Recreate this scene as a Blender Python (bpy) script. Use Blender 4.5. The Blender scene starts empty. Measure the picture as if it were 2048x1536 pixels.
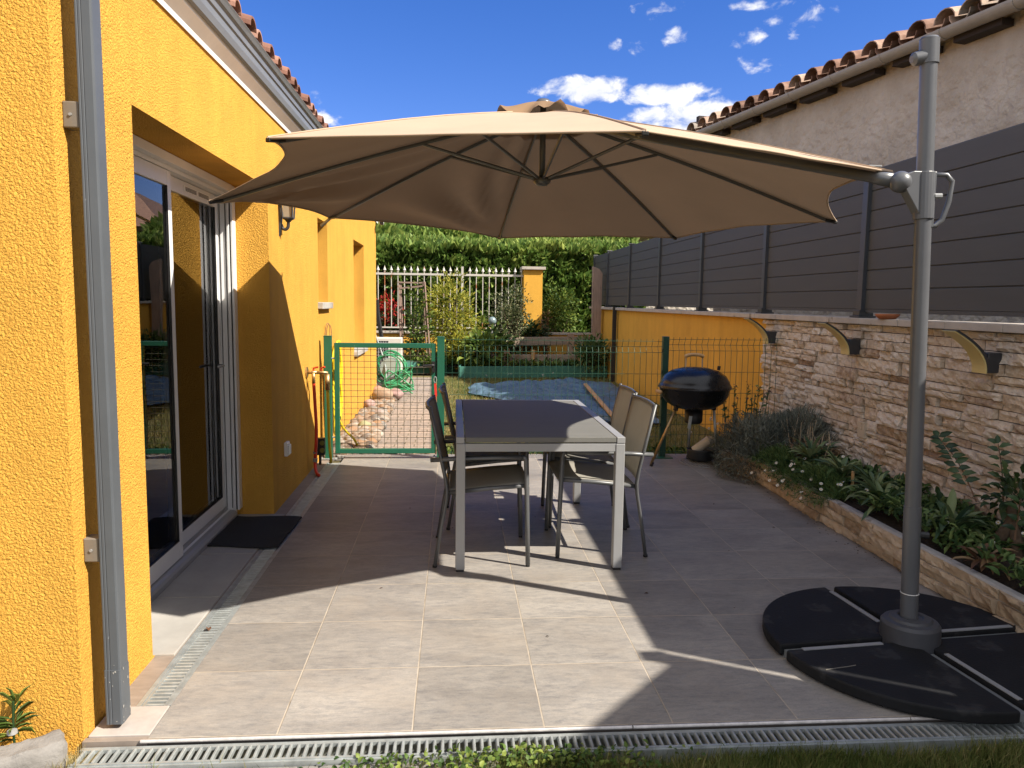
import bpy, math, random
import numpy as np
from mathutils import Vector, Matrix, noise as mnoise
random.seed(7)
RNG = np.random.default_rng(11)
SC = bpy.context.scene
COL = SC.collection
PI = math.pi

# ------------------------------------------------------------------ helpers
class MB:
    """collects shapes for ONE mesh"""
    def __init__(s):
        s.v = []; s.f = []; s.c = []
    def add(s, vs, fs, col=None):
        o = len(s.v); s.v += [tuple(p) for p in vs]
        for q in fs:
            s.f.append(tuple(i + o for i in q)); s.c.append(col if col is not None else 0.5)
        return s
    def box(s, x0, x1, y0, y1, z0, z1, col=None):
        v = [(x0,y0,z0),(x1,y0,z0),(x1,y1,z0),(x0,y1,z0),(x0,y0,z1),(x1,y0,z1),(x1,y1,z1),(x0,y1,z1)]
        f = [(0,3,2,1),(4,5,6,7),(0,1,5,4),(1,2,6,5),(2,3,7,6),(3,0,4,7)]
        return s.add(v, f, col)
    def obox(s, c, ax, ay, az, hx, hy, hz, col=None):
        c = Vector(c); ax = Vector(ax).normalized(); ay = Vector(ay).normalized(); az = Vector(az).normalized()
        v = []
        for k in (-1, 1):
            for (i, j) in ((-1,-1),(1,-1),(1,1),(-1,1)):
                v.append(c + ax*hx*i + ay*hy*j + az*hz*k)
        f = [(0,3,2,1),(4,5,6,7),(0,1,5,4),(1,2,6,5),(2,3,7,6),(3,0,4,7)]
        return s.add(v, f, col)
    def beam(s, a, b, w, h, up=(0,0,1), col=None):
        a = Vector(a); b = Vector(b); d = (b - a); L = d.length; d.normalize()
        up = Vector(up); side = d.cross(up)
        if side.length < 1e-4: side = d.cross(Vector((0,1,0)))
        side.normalize(); u2 = side.cross(d)
        return s.obox((a+b)/2, d, side, u2, L/2, w/2, h/2, col)
    def tube(s, path, r, n=8, closed=False, cap=True, col=None, flat=1.0):
        P = [Vector(p) for p in path]; m = len(P)
        R = r if isinstance(r, (list, tuple)) else [r]*m
        T = []
        for i in range(m):
            if closed: t = P[(i+1) % m] - P[i-1]
            elif i == 0: t = P[1]-P[0]
            elif i == m-1: t = P[-1]-P[-2]
            else: t = (P[i+1]-P[i]).normalized() + (P[i]-P[i-1]).normalized()
            if t.length < 1e-9: t = Vector((0,0,1))
            T.append(t.normalized())
        ref = Vector((0,0,1)) if abs(T[0].z) < .9 else Vector((0,1,0))
        nrm = (ref - T[0]*ref.dot(T[0])).normalized()
        vs = []
        for i in range(m):
            nrm = nrm - T[i]*nrm.dot(T[i])
            if nrm.length < 1e-6: nrm = T[i].orthogonal()
            nrm.normalize(); bi = T[i].cross(nrm)
            for k in range(n):
                a = 2*PI*(k+.5)/n
                vs.append(P[i] + nrm*math.cos(a)*R[i] + bi*math.sin(a)*R[i]*flat)
        fs = []
        for i in range(m if closed else m-1):
            j = (i+1) % m
            for k in range(n):
                l = (k+1) % n
                fs.append((i*n+k, i*n+l, j*n+l, j*n+k))
        if cap and not closed:
            fs.append(tuple(reversed(range(n)))); fs.append(tuple((m-1)*n+k for k in range(n)))
        return s.add(vs, fs, col)
    def lathe(s, prof, c=(0,0,0), n=24, col=None, a0=0, a1=2*PI):
        full = abs(a1-a0-2*PI) < 1e-6; cols = n if full else n+1
        vs = []; fs = []
        for (r, z) in prof:
            for k in range(cols):
                a = a0+(a1-a0)*k/n
                vs.append((c[0]+r*math.cos(a), c[1]+r*math.sin(a), c[2]+z))
        for i in range(len(prof)-1):
            for k in range(n):
                l = (k+1) % cols
                fs.append((i*cols+k, i*cols+l, (i+1)*cols+l, (i+1)*cols+k))
        return s.add(vs, fs, col)
    def prism(s, poly, z0, z1, col=None):
        n = len(poly)
        v = [(x,y,z0) for x,y in poly]+[(x,y,z1) for x,y in poly]
        f = [tuple(reversed(range(n))), tuple(range(n, 2*n))]
        f += [(i,(i+1)%n,n+(i+1)%n,n+i) for i in range(n)]
        return s.add(v, f, col)
    def extr(s, poly, axis, a, b, col=None):
        """2-D outline (u,v) pushed along axis: 'x' -> (u,v)=(y,z); 'y' -> (u,v)=(x,z)"""
        n = len(poly)
        def P(u, v, t): return (t,u,v) if axis == 'x' else (u,t,v)
        vs = [P(u,v,a) for u,v in poly]+[P(u,v,b) for u,v in poly]
        f = [tuple(range(n)), tuple(reversed(range(n, 2*n)))]
        f += [((i+1)%n,i,n+i,n+(i+1)%n) for i in range(n)]
        return s.add(vs, f, col)

def rough_box(mb, a, b, w, h, zb, amp=.008, n=(14,6,6), sag=0, seed=0):
    """stone block from a to b (2-D), worn and uneven all over"""
    a = Vector((a[0],a[1],0)); b = Vector((b[0],b[1],0)); d = b-a; L = d.length; d.normalize(); s = Vector((-d.y,d.x,0))
    def P(u,v,q):
        e = sum(1 for k in (u,v,q) if k < .02 or k > .98)
        p = a+d*(L*u)+s*(w*(v-.5)+sag*4*u*(1-u)); p.z = zb+h*q
        c = a+d*(L*.5); c.z = zb+h*.5
        dirv = (p-c).normalized(); nn = mnoise.noise((p.x*14+seed,p.y*14,p.z*14))+.5*mnoise.noise((p.x*40,p.y*40,p.z*40+seed))
        return p+dirv*amp*nn-dirv*(.012 if e > 1 else 0)
    nx,ny,nz = n
    for (ax,k0) in ((0,0),(0,1),(1,0),(1,1),(2,0),(2,1)):
        A,B = ((ny,nz),(nx,nz),(nx,ny))[ax]
        vs = []; fs = []
        for j in range(B+1):
            for i in range(A+1):
                u,v = i/A, j/B
                vs.append(P(*((k0,u,v) if ax == 0 else (u,k0,v) if ax == 1 else (u,v,k0))))
        for j in range(B):
            for i in range(A):
                q = (j*(A+1)+i,j*(A+1)+i+1,(j+1)*(A+1)+i+1,(j+1)*(A+1)+i)
                fs.append(q if (k0 == 1) != (ax == 1) else q[::-1])
        mb.add(vs, fs)
    return mb

def wloc(p):
    v = Vector((0,0,0))
    while p is not None: v += p.location; p = p.parent
    return v

def link(o, parent=None):
    COL.objects.link(o)
    if parent is not None: o.parent = parent
    return o

def tag(o, label=None, cat=None, group=None, kind=None):
    if label: o['label'] = label
    if cat: o['category'] = cat
    if group: o['group'] = group
    if kind: o['kind'] = kind
    return o

def thing(name, label, cat, loc=(0,0,0), group=None, rotz=0):
    o = bpy.data.objects.new(name, None); o.empty_display_size = .1
    o.location = loc; o.rotation_euler = (0,0,rotz)
    link(o); return tag(o, label, cat, group)

def setcol(me, cols):
    at = me.color_attributes.new('Col', 'FLOAT_COLOR', 'CORNER')
    lt = np.empty(len(me.polygons), dtype=np.int32); me.polygons.foreach_get('loop_total', lt)
    c = np.repeat(np.asarray(cols, dtype=np.float32), lt)
    rgba = np.stack([c, c, c, np.ones_like(c)], 1).astype(np.float32)
    at.data.foreach_set('color', rgba.ravel())

def part(name, mb, mat, parent=None, bev=0, smooth=False, label=None, solid=0, seg=2, autos=None):
    off = wloc(parent) if parent is not None else Vector((0,0,0))
    me = bpy.data.meshes.new(name)
    me.from_pydata([(a-off.x, b-off.y, c-off.z) for a,b,c in mb.v], [], mb.f)
    me.validate(); me.update()
    if any(c != .5 for c in mb.c) and len(mb.c) == len(me.polygons): setcol(me, mb.c)
    me.materials.append(mat)
    o = bpy.data.objects.new(name, me); link(o, parent)
    if smooth or autos:
        for p in me.polygons: p.use_smooth = True
    if autos:
        me.set_sharp_from_angle(angle=math.radians(autos))
    if bev:
        m = o.modifiers.new('b', 'BEVEL'); m.width = bev; m.segments = seg; m.limit_method = 'ANGLE'; m.angle_limit = math.radians(40)
        m.harden_normals = False
    if solid:
        m = o.modifiers.new('s', 'SOLIDIFY'); m.thickness = solid; m.offset = 0
    if label: o['label'] = label
    return o

def single(name, mb, mat, label, cat, group=None, **k):
    return tag(part(name, mb, mat, None, **k), label, cat, group)

def struct(name, mb, mat, **k):
    o = part(name, mb, mat, None, **k); o['kind'] = 'structure'; return o

# many small faces at once -------------------------------------------------
def batch(name, T, faces, P, X, Y, Z, S, mat, parent=None, shade=None, smooth=False):
    """copies of template T (m,3) at P (n,3) with frames X,Y,Z and per-axis scales S (n,3), in ONE mesh"""
    off = np.array(wloc(parent)) if parent is not None else np.zeros(3)
    n = len(P); m = len(T)
    V = (P[:,None,:] + T[None,:,0,None]*S[:,0][:,None,None]*X[:,None,:] + T[None,:,1,None]*S[:,1][:,None,None]*Y[:,None,:]
         + T[None,:,2,None]*S[:,2][:,None,None]*Z[:,None,:]) - off
    V = V.reshape(-1,3)
    fl = [len(f) for f in faces]; idx = np.concatenate([np.array(f) for f in faces])
    allidx = (idx[None,:] + (np.arange(n)*m)[:,None]).ravel().astype(np.int32)
    tot = np.tile(np.array(fl, dtype=np.int32), n)
    start = np.concatenate([[0], np.cumsum(tot)[:-1]]).astype(np.int32)
    me = bpy.data.meshes.new(name)
    me.vertices.add(len(V)); me.vertices.foreach_set('co', V.astype(np.float32).ravel())
    me.loops.add(len(allidx)); me.loops.foreach_set('vertex_index', allidx)
    me.polygons.add(len(tot)); me.polygons.foreach_set('loop_start', start); me.polygons.foreach_set('loop_total', tot)
    me.update(calc_edges=True); me.validate()
    if shade is None: shade = RNG.random(n)
    setcol(me, np.repeat(shade, len(faces)))
    if smooth: me.polygons.foreach_set('use_smooth', np.ones(len(tot), dtype=bool))
    me.materials.append(mat)
    o = bpy.data.objects.new(name, me); link(o, parent); return o

def frames(D, roll=None, up=None):
    """unit frames whose Y is D; X is across, Z the face normal"""
    D = D/np.maximum(np.linalg.norm(D, axis=1, keepdims=True), 1e-9)
    if up is None: up = np.tile(np.array([0,0,1.]), (len(D),1)) + RNG.normal(0,.35,(len(D),3))
    X = np.cross(D, up); X /= np.maximum(np.linalg.norm(X, axis=1, keepdims=True), 1e-9)
    Z = np.cross(X, D)
    if roll is not None:
        c = np.cos(roll)[:,None]; s = np.sin(roll)[:,None]
        X, Z = X*c+Z*s, Z*c-X*s
    return X, D, Z

LEAF_T = np.array([(0,0,0),(-.5,.35,.12),(0,.4,-.02),(.5,.35,.12),(-.36,.72,.06),(0,.75,-.1),(.36,.72,.06),(0,1,-.28)])
LEAF_F = [(0,2,1),(0,3,2),(1,2,5,4),(2,3,6,5),(4,5,7),(5,6,7)]
BLADE_T = np.array([(-.5,0,0),(.5,0,0),(-.35,.55,.06),(.35,.55,.06),(0,1,.25)])
BLADE_F = [(0,1,3,2),(2,3,4)]
TUFT_T = np.array([(-.12,0,0),(.12,0,0),(-.5,.45,.05),(0,.55,-.04),(.5,.45,.05),(-.22,.8,.0),(.22,.8,0),(0,1.05,-.1)])
TUFT_F = [(0,1,3,2),(1,4,3),(2,3,5),(3,4,6),(5,3,6,7)]

def leaves(name, P, D, L, W, mat, parent=None, T=LEAF_T, F=LEAF_F, roll=None, up=None, shade=None, smooth=False):
    P = np.asarray(P, float); D = np.asarray(D, float); n = len(P)
    X, Y, Z = frames(D, roll, up)
    L = np.broadcast_to(np.asarray(L, float), (n,)); W = np.broadcast_to(np.asarray(W, float), (n,))
    return batch(name, T, F, P, X, Y, Z, np.stack([W, L, L], 1), mat, parent, shade, smooth)

# ------------------------------------------------------------------ materials
def ncol(c): return (c[0], c[1], c[2], 1)
def M(name, col, rough=.6, metal=0, var=.12, vs=6, bump=0, bs=60, stretch=(1,1,1), col2=None, spots=None, spec=.5, coat=0, bdist=.01, detail=6, trans=0):
    m = bpy.data.materials.new(name); m.use_nodes = True
    nt = m.node_tree; N = nt.nodes; Lk = nt.links; b = N['Principled BSDF']
    b.inputs['Roughness'].default_value = rough; b.inputs['Metallic'].default_value = metal
    b.inputs['Specular IOR Level'].default_value = spec
    if coat: b.inputs['Coat Weight'].default_value = coat; b.inputs['Coat Roughness'].default_value = .08
    tc = N.new('ShaderNodeTexCoord'); mp = N.new('ShaderNodeMapping'); mp.inputs['Scale'].default_value = stretch
    Lk.new(tc.outputs['Object'], mp.inputs['Vector'])
    n1 = N.new('ShaderNodeTexNoise'); n1.inputs['Scale'].default_value = vs; n1.inputs['Detail'].default_value = detail; n1.inputs['Roughness'].default_value = .65
    Lk.new(mp.outputs[0], n1.inputs['Vector'])
    rp = N.new('ShaderNodeValToRGB'); rp.color_ramp.elements[0].position = .3; rp.color_ramp.elements[1].position = .7
    a = [min(1, x*(1-var)) for x in col]; c2 = col2 if col2 else [min(1, x*(1+var)) for x in col]
    if col2: a = col
    rp.color_ramp.elements[0].color = ncol(a); rp.color_ramp.elements[1].color = ncol(c2)
    Lk.new(n1.outputs['Fac'], rp.inputs['Fac'])
    out = rp.outputs['Color']
    if spots:   # (colour, scale, threshold)
        n2 = N.new('ShaderNodeTexNoise'); n2.inputs['Scale'].default_value = spots[1]; n2.inputs['Detail'].default_value = 5
        Lk.new(mp.outputs[0], n2.inputs['Vector'])
        r2 = N.new('ShaderNodeValToRGB'); r2.color_ramp.elements[0].position = spots[2]; r2.color_ramp.elements[1].position = min(1, spots[2]+.06)
        Lk.new(n2.outputs['Fac'], r2.inputs['Fac'])
        mx = N.new('ShaderNodeMix'); mx.data_type = 'RGBA'; mx.inputs['B'].default_value = ncol(spots[0])
        Lk.new(r2.outputs['Color'], mx.inputs['Factor']); Lk.new(out, mx.inputs['A']); out = mx.outputs['Result']
    Lk.new(out, b.inputs['Base Color'])
    if bump:
        n3 = N.new('ShaderNodeTexNoise'); n3.inputs['Scale'].default_value = bs; n3.inputs['Detail'].default_value = 4
        Lk.new(tc.outputs['Object'], n3.inputs['Vector'])
        bp = N.new('ShaderNodeBump'); bp.inputs['Strength'].default_value = bump; bp.inputs['Distance'].default_value = bdist
        Lk.new(n3.outputs['Fac'], bp.inputs['Height']); Lk.new(bp.outputs['Normal'], b.inputs['Normal'])
    # small roughness variation
    mr = N.new('ShaderNodeMapRange'); mr.inputs['To Min'].default_value = max(.02, rough-.07); mr.inputs['To Max'].default_value = min(1, rough+.07)
    Lk.new(n1.outputs['Fac'], mr.inputs['Value']); Lk.new(mr.outputs[0], b.inputs['Roughness'])
    if trans: translucent(m, trans)
    return m

def translucent(m, k):
    nt = m.node_tree; N = nt.nodes; Lk = nt.links; b = N['Principled BSDF']; o = N['Material Output']
    t = N.new('ShaderNodeBsdfTranslucent'); mx = N.new('ShaderNodeMixShader'); mx.inputs[0].default_value = k
    src = b.inputs['Base Color'].links[0].from_socket
    Lk.new(src, t.inputs['Color']); Lk.new(b.outputs[0], mx.inputs[1]); Lk.new(t.outputs[0], mx.inputs[2]); Lk.new(mx.outputs[0], o.inputs['Surface'])

def MC(name, stops, rough=.7, trans=0, bump=0, bs=80, bdist=.004, nvar=.25, ns=14, spec=.3):
    """colour picked per leaf / stone from the mesh attribute Col"""
    m = bpy.data.materials.new(name); m.use_nodes = True
    nt = m.node_tree; N = nt.nodes; Lk = nt.links; b = N['Principled BSDF']
    b.inputs['Roughness'].default_value = rough; b.inputs['Specular IOR Level'].default_value = spec
    at = N.new('ShaderNodeAttribute'); at.attribute_name = 'Col'
    tc = N.new('ShaderNodeTexCoord'); n1 = N.new('ShaderNodeTexNoise'); n1.inputs['Scale'].default_value = ns; n1.inputs['Detail'].default_value = 6
    Lk.new(tc.outputs['Object'], n1.inputs['Vector'])
    md = N.new('ShaderNodeMath'); md.operation = 'MULTIPLY_ADD'; md.inputs[1].default_value = nvar*2; md.inputs[2].default_value = -nvar
    Lk.new(n1.outputs['Fac'], md.inputs[0])
    ad = N.new('ShaderNodeMath'); ad.operation = 'ADD'; ad.use_clamp = True
    Lk.new(at.outputs['Fac'], ad.inputs[0]); Lk.new(md.outputs[0], ad.inputs[1])
    rp = N.new('ShaderNodeValToRGB'); e = rp.color_ramp.elements
    for i, (p, c) in enumerate(stops):
        el = e[i] if i < 2 else e.new(p)
        el.position = p; el.color = ncol(c)
    Lk.new(ad.outputs[0], rp.inputs['Fac']); Lk.new(rp.outputs['Color'], b.inputs['Base Color'])
    if bump:
        n3 = N.new('ShaderNodeTexNoise'); n3.inputs['Scale'].default_value = bs; n3.inputs['Detail'].default_value = 5
        Lk.new(tc.outputs['Object'], n3.inputs['Vector'])
        bp = N.new('ShaderNodeBump'); bp.inputs['Strength'].default_value = bump; bp.inputs['Distance'].default_value = bdist
        Lk.new(n3.outputs['Fac'], bp.inputs['Height']); Lk.new(bp.outputs['Normal'], b.inputs['Normal'])
    if trans: translucent(m, trans)
    return m

def stucco(name, col, grain=75, dist=.007, strength=.9):
    m = M(name, col, rough=.9, var=.07, vs=3, spec=.15, spots=([c*.90 for c in col], 1.3, .66))
    nt = m.node_tree; N = nt.nodes; Lk = nt.links; b = N['Principled BSDF']
    tc = N.new('ShaderNodeTexCoord')
    n = N.new('ShaderNodeTexNoise'); n.inputs['Scale'].default_value = grain; n.inputs['Detail'].default_value = 3; n.inputs['Roughness'].default_value = .6
    v = N.new('ShaderNodeTexVoronoi'); v.inputs['Scale'].default_value = grain*.9; v.feature = 'SMOOTH_F1'
    Lk.new(tc.outputs['Object'], n.inputs['Vector'])
    wv = N.new('ShaderNodeVectorMath'); wv.operation = 'MULTIPLY_ADD'; wv.inputs[1].default_value = (.02,.02,.02)
    Lk.new(n.outputs['Color'], wv.inputs[0]); Lk.new(tc.outputs['Object'], wv.inputs[2]); Lk.new(wv.outputs[0], v.inputs['Vector'])
    sb = N.new('ShaderNodeMath'); sb.operation = 'SUBTRACT'; Lk.new(n.outputs['Fac'], sb.inputs[0])
    ml = N.new('ShaderNodeMath'); ml.operation = 'MULTIPLY'; ml.inputs[1].default_value = .55; Lk.new(v.outputs['Distance'], ml.inputs[0]); Lk.new(ml.outputs[0], sb.inputs[1])
    # faint rain streaks and trowel patches in the render itself
    smp = N.new('ShaderNodeMapping'); smp.inputs['Scale'].default_value = (7,7,.45); Lk.new(tc.outputs['Object'], smp.inputs[0])
    s1 = N.new('ShaderNodeTexNoise'); s1.inputs['Scale'].default_value = 1.0; s1.inputs['Detail'].default_value = 5; Lk.new(smp.outputs[0], s1.inputs['Vector'])
    s2 = N.new('ShaderNodeTexNoise'); s2.inputs['Scale'].default_value = 1.1; s2.inputs['Detail'].default_value = 7; s2.inputs['Roughness'].default_value = .7; Lk.new(tc.outputs['Object'], s2.inputs['Vector'])
    sm = N.new('ShaderNodeMath'); sm.operation = 'ADD'; Lk.new(s1.outputs['Fac'], sm.inputs[0]); Lk.new(s2.outputs['Fac'], sm.inputs[1])
    sr = N.new('ShaderNodeMapRange'); sr.inputs['From Min'].default_value = .7; sr.inputs['From Max'].default_value = 1.3; sr.inputs['To Min'].default_value = .90; sr.inputs['To Max'].default_value = 1.06; Lk.new(sm.outputs[0], sr.inputs['Value'])
    src = b.inputs['Base Color'].links[0].from_socket; sv = N.new('ShaderNodeVectorMath'); sv.operation = 'SCALE'; Lk.new(src, sv.inputs[0]); Lk.new(sr.outputs[0], sv.inputs['Scale']); Lk.new(sv.outputs[0], b.inputs['Base Color'])
    bp = N.new('ShaderNodeBump'); bp.inputs['Strength'].default_value = strength; bp.inputs['Distance'].default_value = dist
    Lk.new(sb.outputs[0], bp.inputs['Height']); Lk.new(bp.outputs['Normal'], b.inputs['Normal'])
    return m

def glassmat(name, tint=(.9,.95,.93), boost=1.5):
    m = bpy.data.materials.new(name); m.use_nodes = True
    nt = m.node_tree; N = nt.nodes; Lk = nt.links; N.remove(N['Principled BSDF']); o = N['Material Output']
    t = N.new('ShaderNodeBsdfTransparent'); t.inputs['Color'].default_value = ncol(tint)
    g = N.new('ShaderNodeBsdfGlossy'); g.inputs['Roughness'].default_value = .004; g.inputs['Color'].default_value = (.95,.97,1,1)
    f = N.new('ShaderNodeFresnel'); f.inputs['IOR'].default_value = 1.5
    ml = N.new('ShaderNodeMath'); ml.operation = 'MULTIPLY'; ml.inputs[1].default_value = boost; ml.use_clamp = True
    Lk.new(f.outputs[0], ml.inputs[0]); mx = N.new('ShaderNodeMixShader')
    tcn = N.new('ShaderNodeTexCoord'); nz = N.new('ShaderNodeTexNoise'); nz.inputs['Scale'].default_value = 2.2
    Lk.new(tcn.outputs['Object'], nz.inputs['Vector'])
    bp = N.new('ShaderNodeBump'); bp.inputs['Strength'].default_value = .04; bp.inputs['Distance'].default_value = .01
    Lk.new(nz.outputs['Fac'], bp.inputs['Height']); Lk.new(bp.outputs['Normal'], g.inputs['Normal'])
    Lk.new(ml.outputs[0], mx.inputs[0]); Lk.new(t.outputs[0], mx.inputs[1]); Lk.new(g.outputs[0], mx.inputs[2]); Lk.new(mx.outputs[0], o.inputs['Surface'])
    return m

YELLOW = (.68,.36,.062)
m_yel = stucco('yellow_stucco', YELLOW, grain=135, dist=.0095, strength=1.0)
m_yel2 = stucco('yellow_wall_render', (.66,.36,.06), grain=220, dist=.003, strength=.6)
m_white = M('white_frame', (.72,.72,.72), rough=.35, var=.04)
m_fascia = M('fascia_white', (.80,.79,.76), rough=.5, var=.06)
m_greymet = M('grey_painted_metal', (.092,.096,.106), spec=.65, rough=.33, var=.08, vs=4, bump=.15, bs=40, bdist=.002)
m_guttergrey = M('gutter_grey', (.17,.18,.185), rough=.38, var=.08)
m_anth = M('anthracite_metal', (.035,.037,.042), rough=.4, var=.1)
m_board = M('fence_board', (.057,.0595,.060), rough=.62, var=.10, vs=3, stretch=(1,.6,6), bump=.25, bs=200, bdist=.001)
m_fpost = M('fence_post_metal', (.045,.05,.06), rough=.42, var=.06)
m_glass = glassmat('window_glass', tint=(.95,.97,.96), boost=1.5)
m_black = M('black_plastic', (.012,.012,.013), rough=.5, var=.1)
m_rubber = M('weight_resin', (.0065,.007,.0085), rough=.7, spec=.3, spots=((.022,.022,.023), 9, .60), var=.5, vs=5, bump=.35, bs=90, bdist=.003)
m_silver = M('silver_aluminium', (.30,.305,.31), rough=.45, metal=.2, var=.05, bump=.05, bs=120, bdist=.001)
m_galv = M('galvanised_steel', (.40,.43,.43), rough=.45, metal=.55, var=.22, vs=18)
m_tile_top = M('table_panel', (.15,.150,.140), spec=.2, rough=.62, var=.10, vs=5, stretch=(1,5,1))
m_chairframe = M('chair_frame', (.115,.12,.125), rough=.42, metal=.3, var=.08)
m_green = M('green_painted_steel', (.012,.105,.062), rough=.4, var=.1, spots=((.25,.28,.24), 30, .74))
m_wire = M('green_coated_wire', (.02,.075,.045), rough=.5, var=.2)
m_wire2 = M('brown_green_wire', (.055,.05,.03), rough=.5, var=.25)
m_wood = M('weathered_wood', (.30,.21,.15), rough=.85, var=.3, vs=9, stretch=(4,4,.5), bump=.5, bs=60, bdist=.004)
m_woodx = M('weathered_plank', (.28,.22,.17), rough=.85, var=.3, vs=9, stretch=(.5,4,4), bump=.5, bs=60, bdist=.004)
m_lightwood = M('light_wood', (.50,.31,.14), rough=.6, var=.2, vs=12, stretch=(1,.4,1))
m_soil = M('soil', (.035,.024,.016), rough=.95, var=.5, vs=40, bump=1, bs=45, bdist=.02)
m_concrete = M('concrete', (.36,.34,.31), rough=.9, var=.16, vs=10, bump=.5, bs=90, bdist=.004, spots=((.22,.20,.17), 6, .6))
m_coping = M('coping_stone', (.43,.385,.335), rough=.85, var=.14, vs=7, bump=.4, bs=70, bdist=.004, spots=((.22,.19,.15), 9, .63))
m_dark = M('dark_interior', (.05,.045,.04), rough=.9)
m_room = M('room_wall', (.30,.27,.24), rough=.9)
# ------------------------------------------------------------------ ground
TS = .45; TX0 = -2.2966*.45; TY0 = 5.4564*.45
def tile_material():
    m = M('porcelain_tiles', (.3,.25,.22), rough=.5, var=.1, spec=.35)
    nt = m.node_tree; N = nt.nodes; L = nt.links; b = N['Principled BSDF']
    tc = N.new('ShaderNodeTexCoord'); sp = N.new('ShaderNodeSeparateXYZ'); L.new(tc.outputs['Object'], sp.inputs[0])
    def mth(op, a, b_=None, c=None):
        n = N.new('ShaderNodeMath'); n.operation = op
        for i, q in enumerate((a, b_, c)):
            if q is None: continue
            if isinstance(q, (int, float)): n.inputs[i].default_value = q
            else: L.new(q, n.inputs[i])
        return n.outputs[0]
    u = mth('MULTIPLY', mth('SUBTRACT', sp.outputs[0], TX0), 1/TS); v = mth('MULTIPLY', mth('SUBTRACT', sp.outputs[1], TY0), 1/TS)
    fu = mth('FRACT', u); fv = mth('FRACT', v); iu = mth('FLOOR', u); iv = mth('FLOOR', v)
    du = mth('MINIMUM', fu, mth('SUBTRACT', 1, fu)); dv = mth('MINIMUM', fv, mth('SUBTRACT', 1, fv))
    d = mth('MINIMUM', du, dv)
    cx = N.new('ShaderNodeCombineXYZ'); L.new(iu, cx.inputs[0]); L.new(iv, cx.inputs[1])
    wn = N.new('ShaderNodeTexWhiteNoise'); wn.noise_dimensions = '2D'; L.new(cx.outputs[0], wn.inputs['Vector'])
    off = N.new('ShaderNodeVectorMath'); off.operation = 'MULTIPLY_ADD'; off.inputs[1].default_value = (9,9,9)
    L.new(wn.outputs['Color'], off.inputs[0]); L.new(tc.outputs['Object'], off.inputs[2])
    def nz(scale, st, det=8, rough=.68):
        mp = N.new('ShaderNodeMapping'); mp.inputs['Scale'].default_value = st; L.new(off.outputs[0], mp.inputs[0])
        n = N.new('ShaderNodeTexNoise'); n.inputs['Scale'].default_value = scale; n.inputs['Detail'].default_value = det; n.inputs['Roughness'].default_value = rough
        n.inputs['Distortion'].default_value = .6
        L.new(mp.outputs[0], n.inputs['Vector']); return n.outputs['Fac']
    big = nz(2.3, (1,2.2,1)); fine = nz(17, (1,3.4,1), 11, .74); grain = nz(160, (1,1,1), 2); blot = nz(1.6, (1,1.3,1), 4)
    def ramp(f, stops):
        r = N.new('ShaderNodeValToRGB'); e = r.color_ramp.elements
        for i, (p, c) in enumerate(stops):
            el = e[i] if i < 2 else e.new(p)
            el.position = p; el.color = ncol(c)
        L.new(f, r.inputs['Fac']); return r.outputs['Color']
    def mix(f, A, B, mode='MIX'):
        n = N.new('ShaderNodeMix'); n.data_type = 'RGBA'; n.blend_type = mode
        for k, q in (('Factor', f), ('A', A), ('B', B)):
            if isinstance(q, (int, float)): n.inputs[k].default_value = q
            elif isinstance(q, tuple): n.inputs[k].default_value = ncol(q)
            else: L.new(q, n.inputs[k])
        return n.outputs['Result']
    c1 = ramp(big, [(.36, (.208,.196,.184)), (.5, (.250,.236,.220)), (.64, (.288,.272,.252))])
    c2 = ramp(fine, [(.36, (.74,.75,.78)), (.52, (1.0,.99,.98)), (.66, (1.12,1.09,1.05))])
    c = mix(1.0, c1, c2, 'MULTIPLY')
    c = mix(.5, c, ramp(grain, [(.3, (.8,.8,.8)), (.7, (1.15,1.15,1.15))]), 'MULTIPLY')
    c = mix(mth('MULTIPLY', ramp(blot, [(.5,(0,0,0)), (.68,(1,1,1))]), .32), c, (.305,.262,.215))
    tone = N.new('ShaderNodeMapRange'); tone.inputs['To Min'].default_value = .87; tone.inputs['To Max'].default_value = 1.09; L.new(wn.outputs['Value'], tone.inputs['Value'])
    sc = N.new('ShaderNodeVectorMath'); sc.operation = 'SCALE'; L.new(c, sc.inputs[0]); L.new(tone.outputs[0], sc.inputs['Scale'])
    gm = N.new('ShaderNodeMapRange'); gm.inputs['From Min'].default_value = .0042; gm.inputs['From Max'].default_value = .0075; gm.inputs['To Min'].default_value = 1; gm.inputs['To Max'].default_value = 0
    L.new(d, gm.inputs['Value'])
    gnoise = nz(5, (1,1,1), 4); gcol = ramp(gnoise, [(.3, (.20,.165,.125)), (.5, (.36,.31,.25)), (.7, (.46,.41,.34))])
    c = mix(gm.outputs[0], sc.outputs[0], gcol)
    L.new(c, b.inputs['Base Color'])
    rr = N.new('ShaderNodeMapRange'); rr.inputs['To Min'].default_value = .42; rr.inputs['To Max'].default_value = .62; L.new(fine, rr.inputs['Value']); L.new(rr.outputs[0], b.inputs['Roughness'])
    hh = mth('ADD', mth('MULTIPLY', gm.outputs[0], -1.2), mth('MULTIPLY', grain, .12))
    bp = N.new('ShaderNodeBump'); bp.inputs['Strength'].default_value = .5; bp.inputs['Distance'].default_value = .003; L.new(hh, bp.inputs['Height']); L.new(bp.outputs['Normal'], b.inputs['Normal'])
    return m
m_tiles = tile_material()
m_brownstrip = M('edge_tile', (.23,.19,.16), rough=.6, var=.2, vs=9, stretch=(1,3,1))

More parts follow.
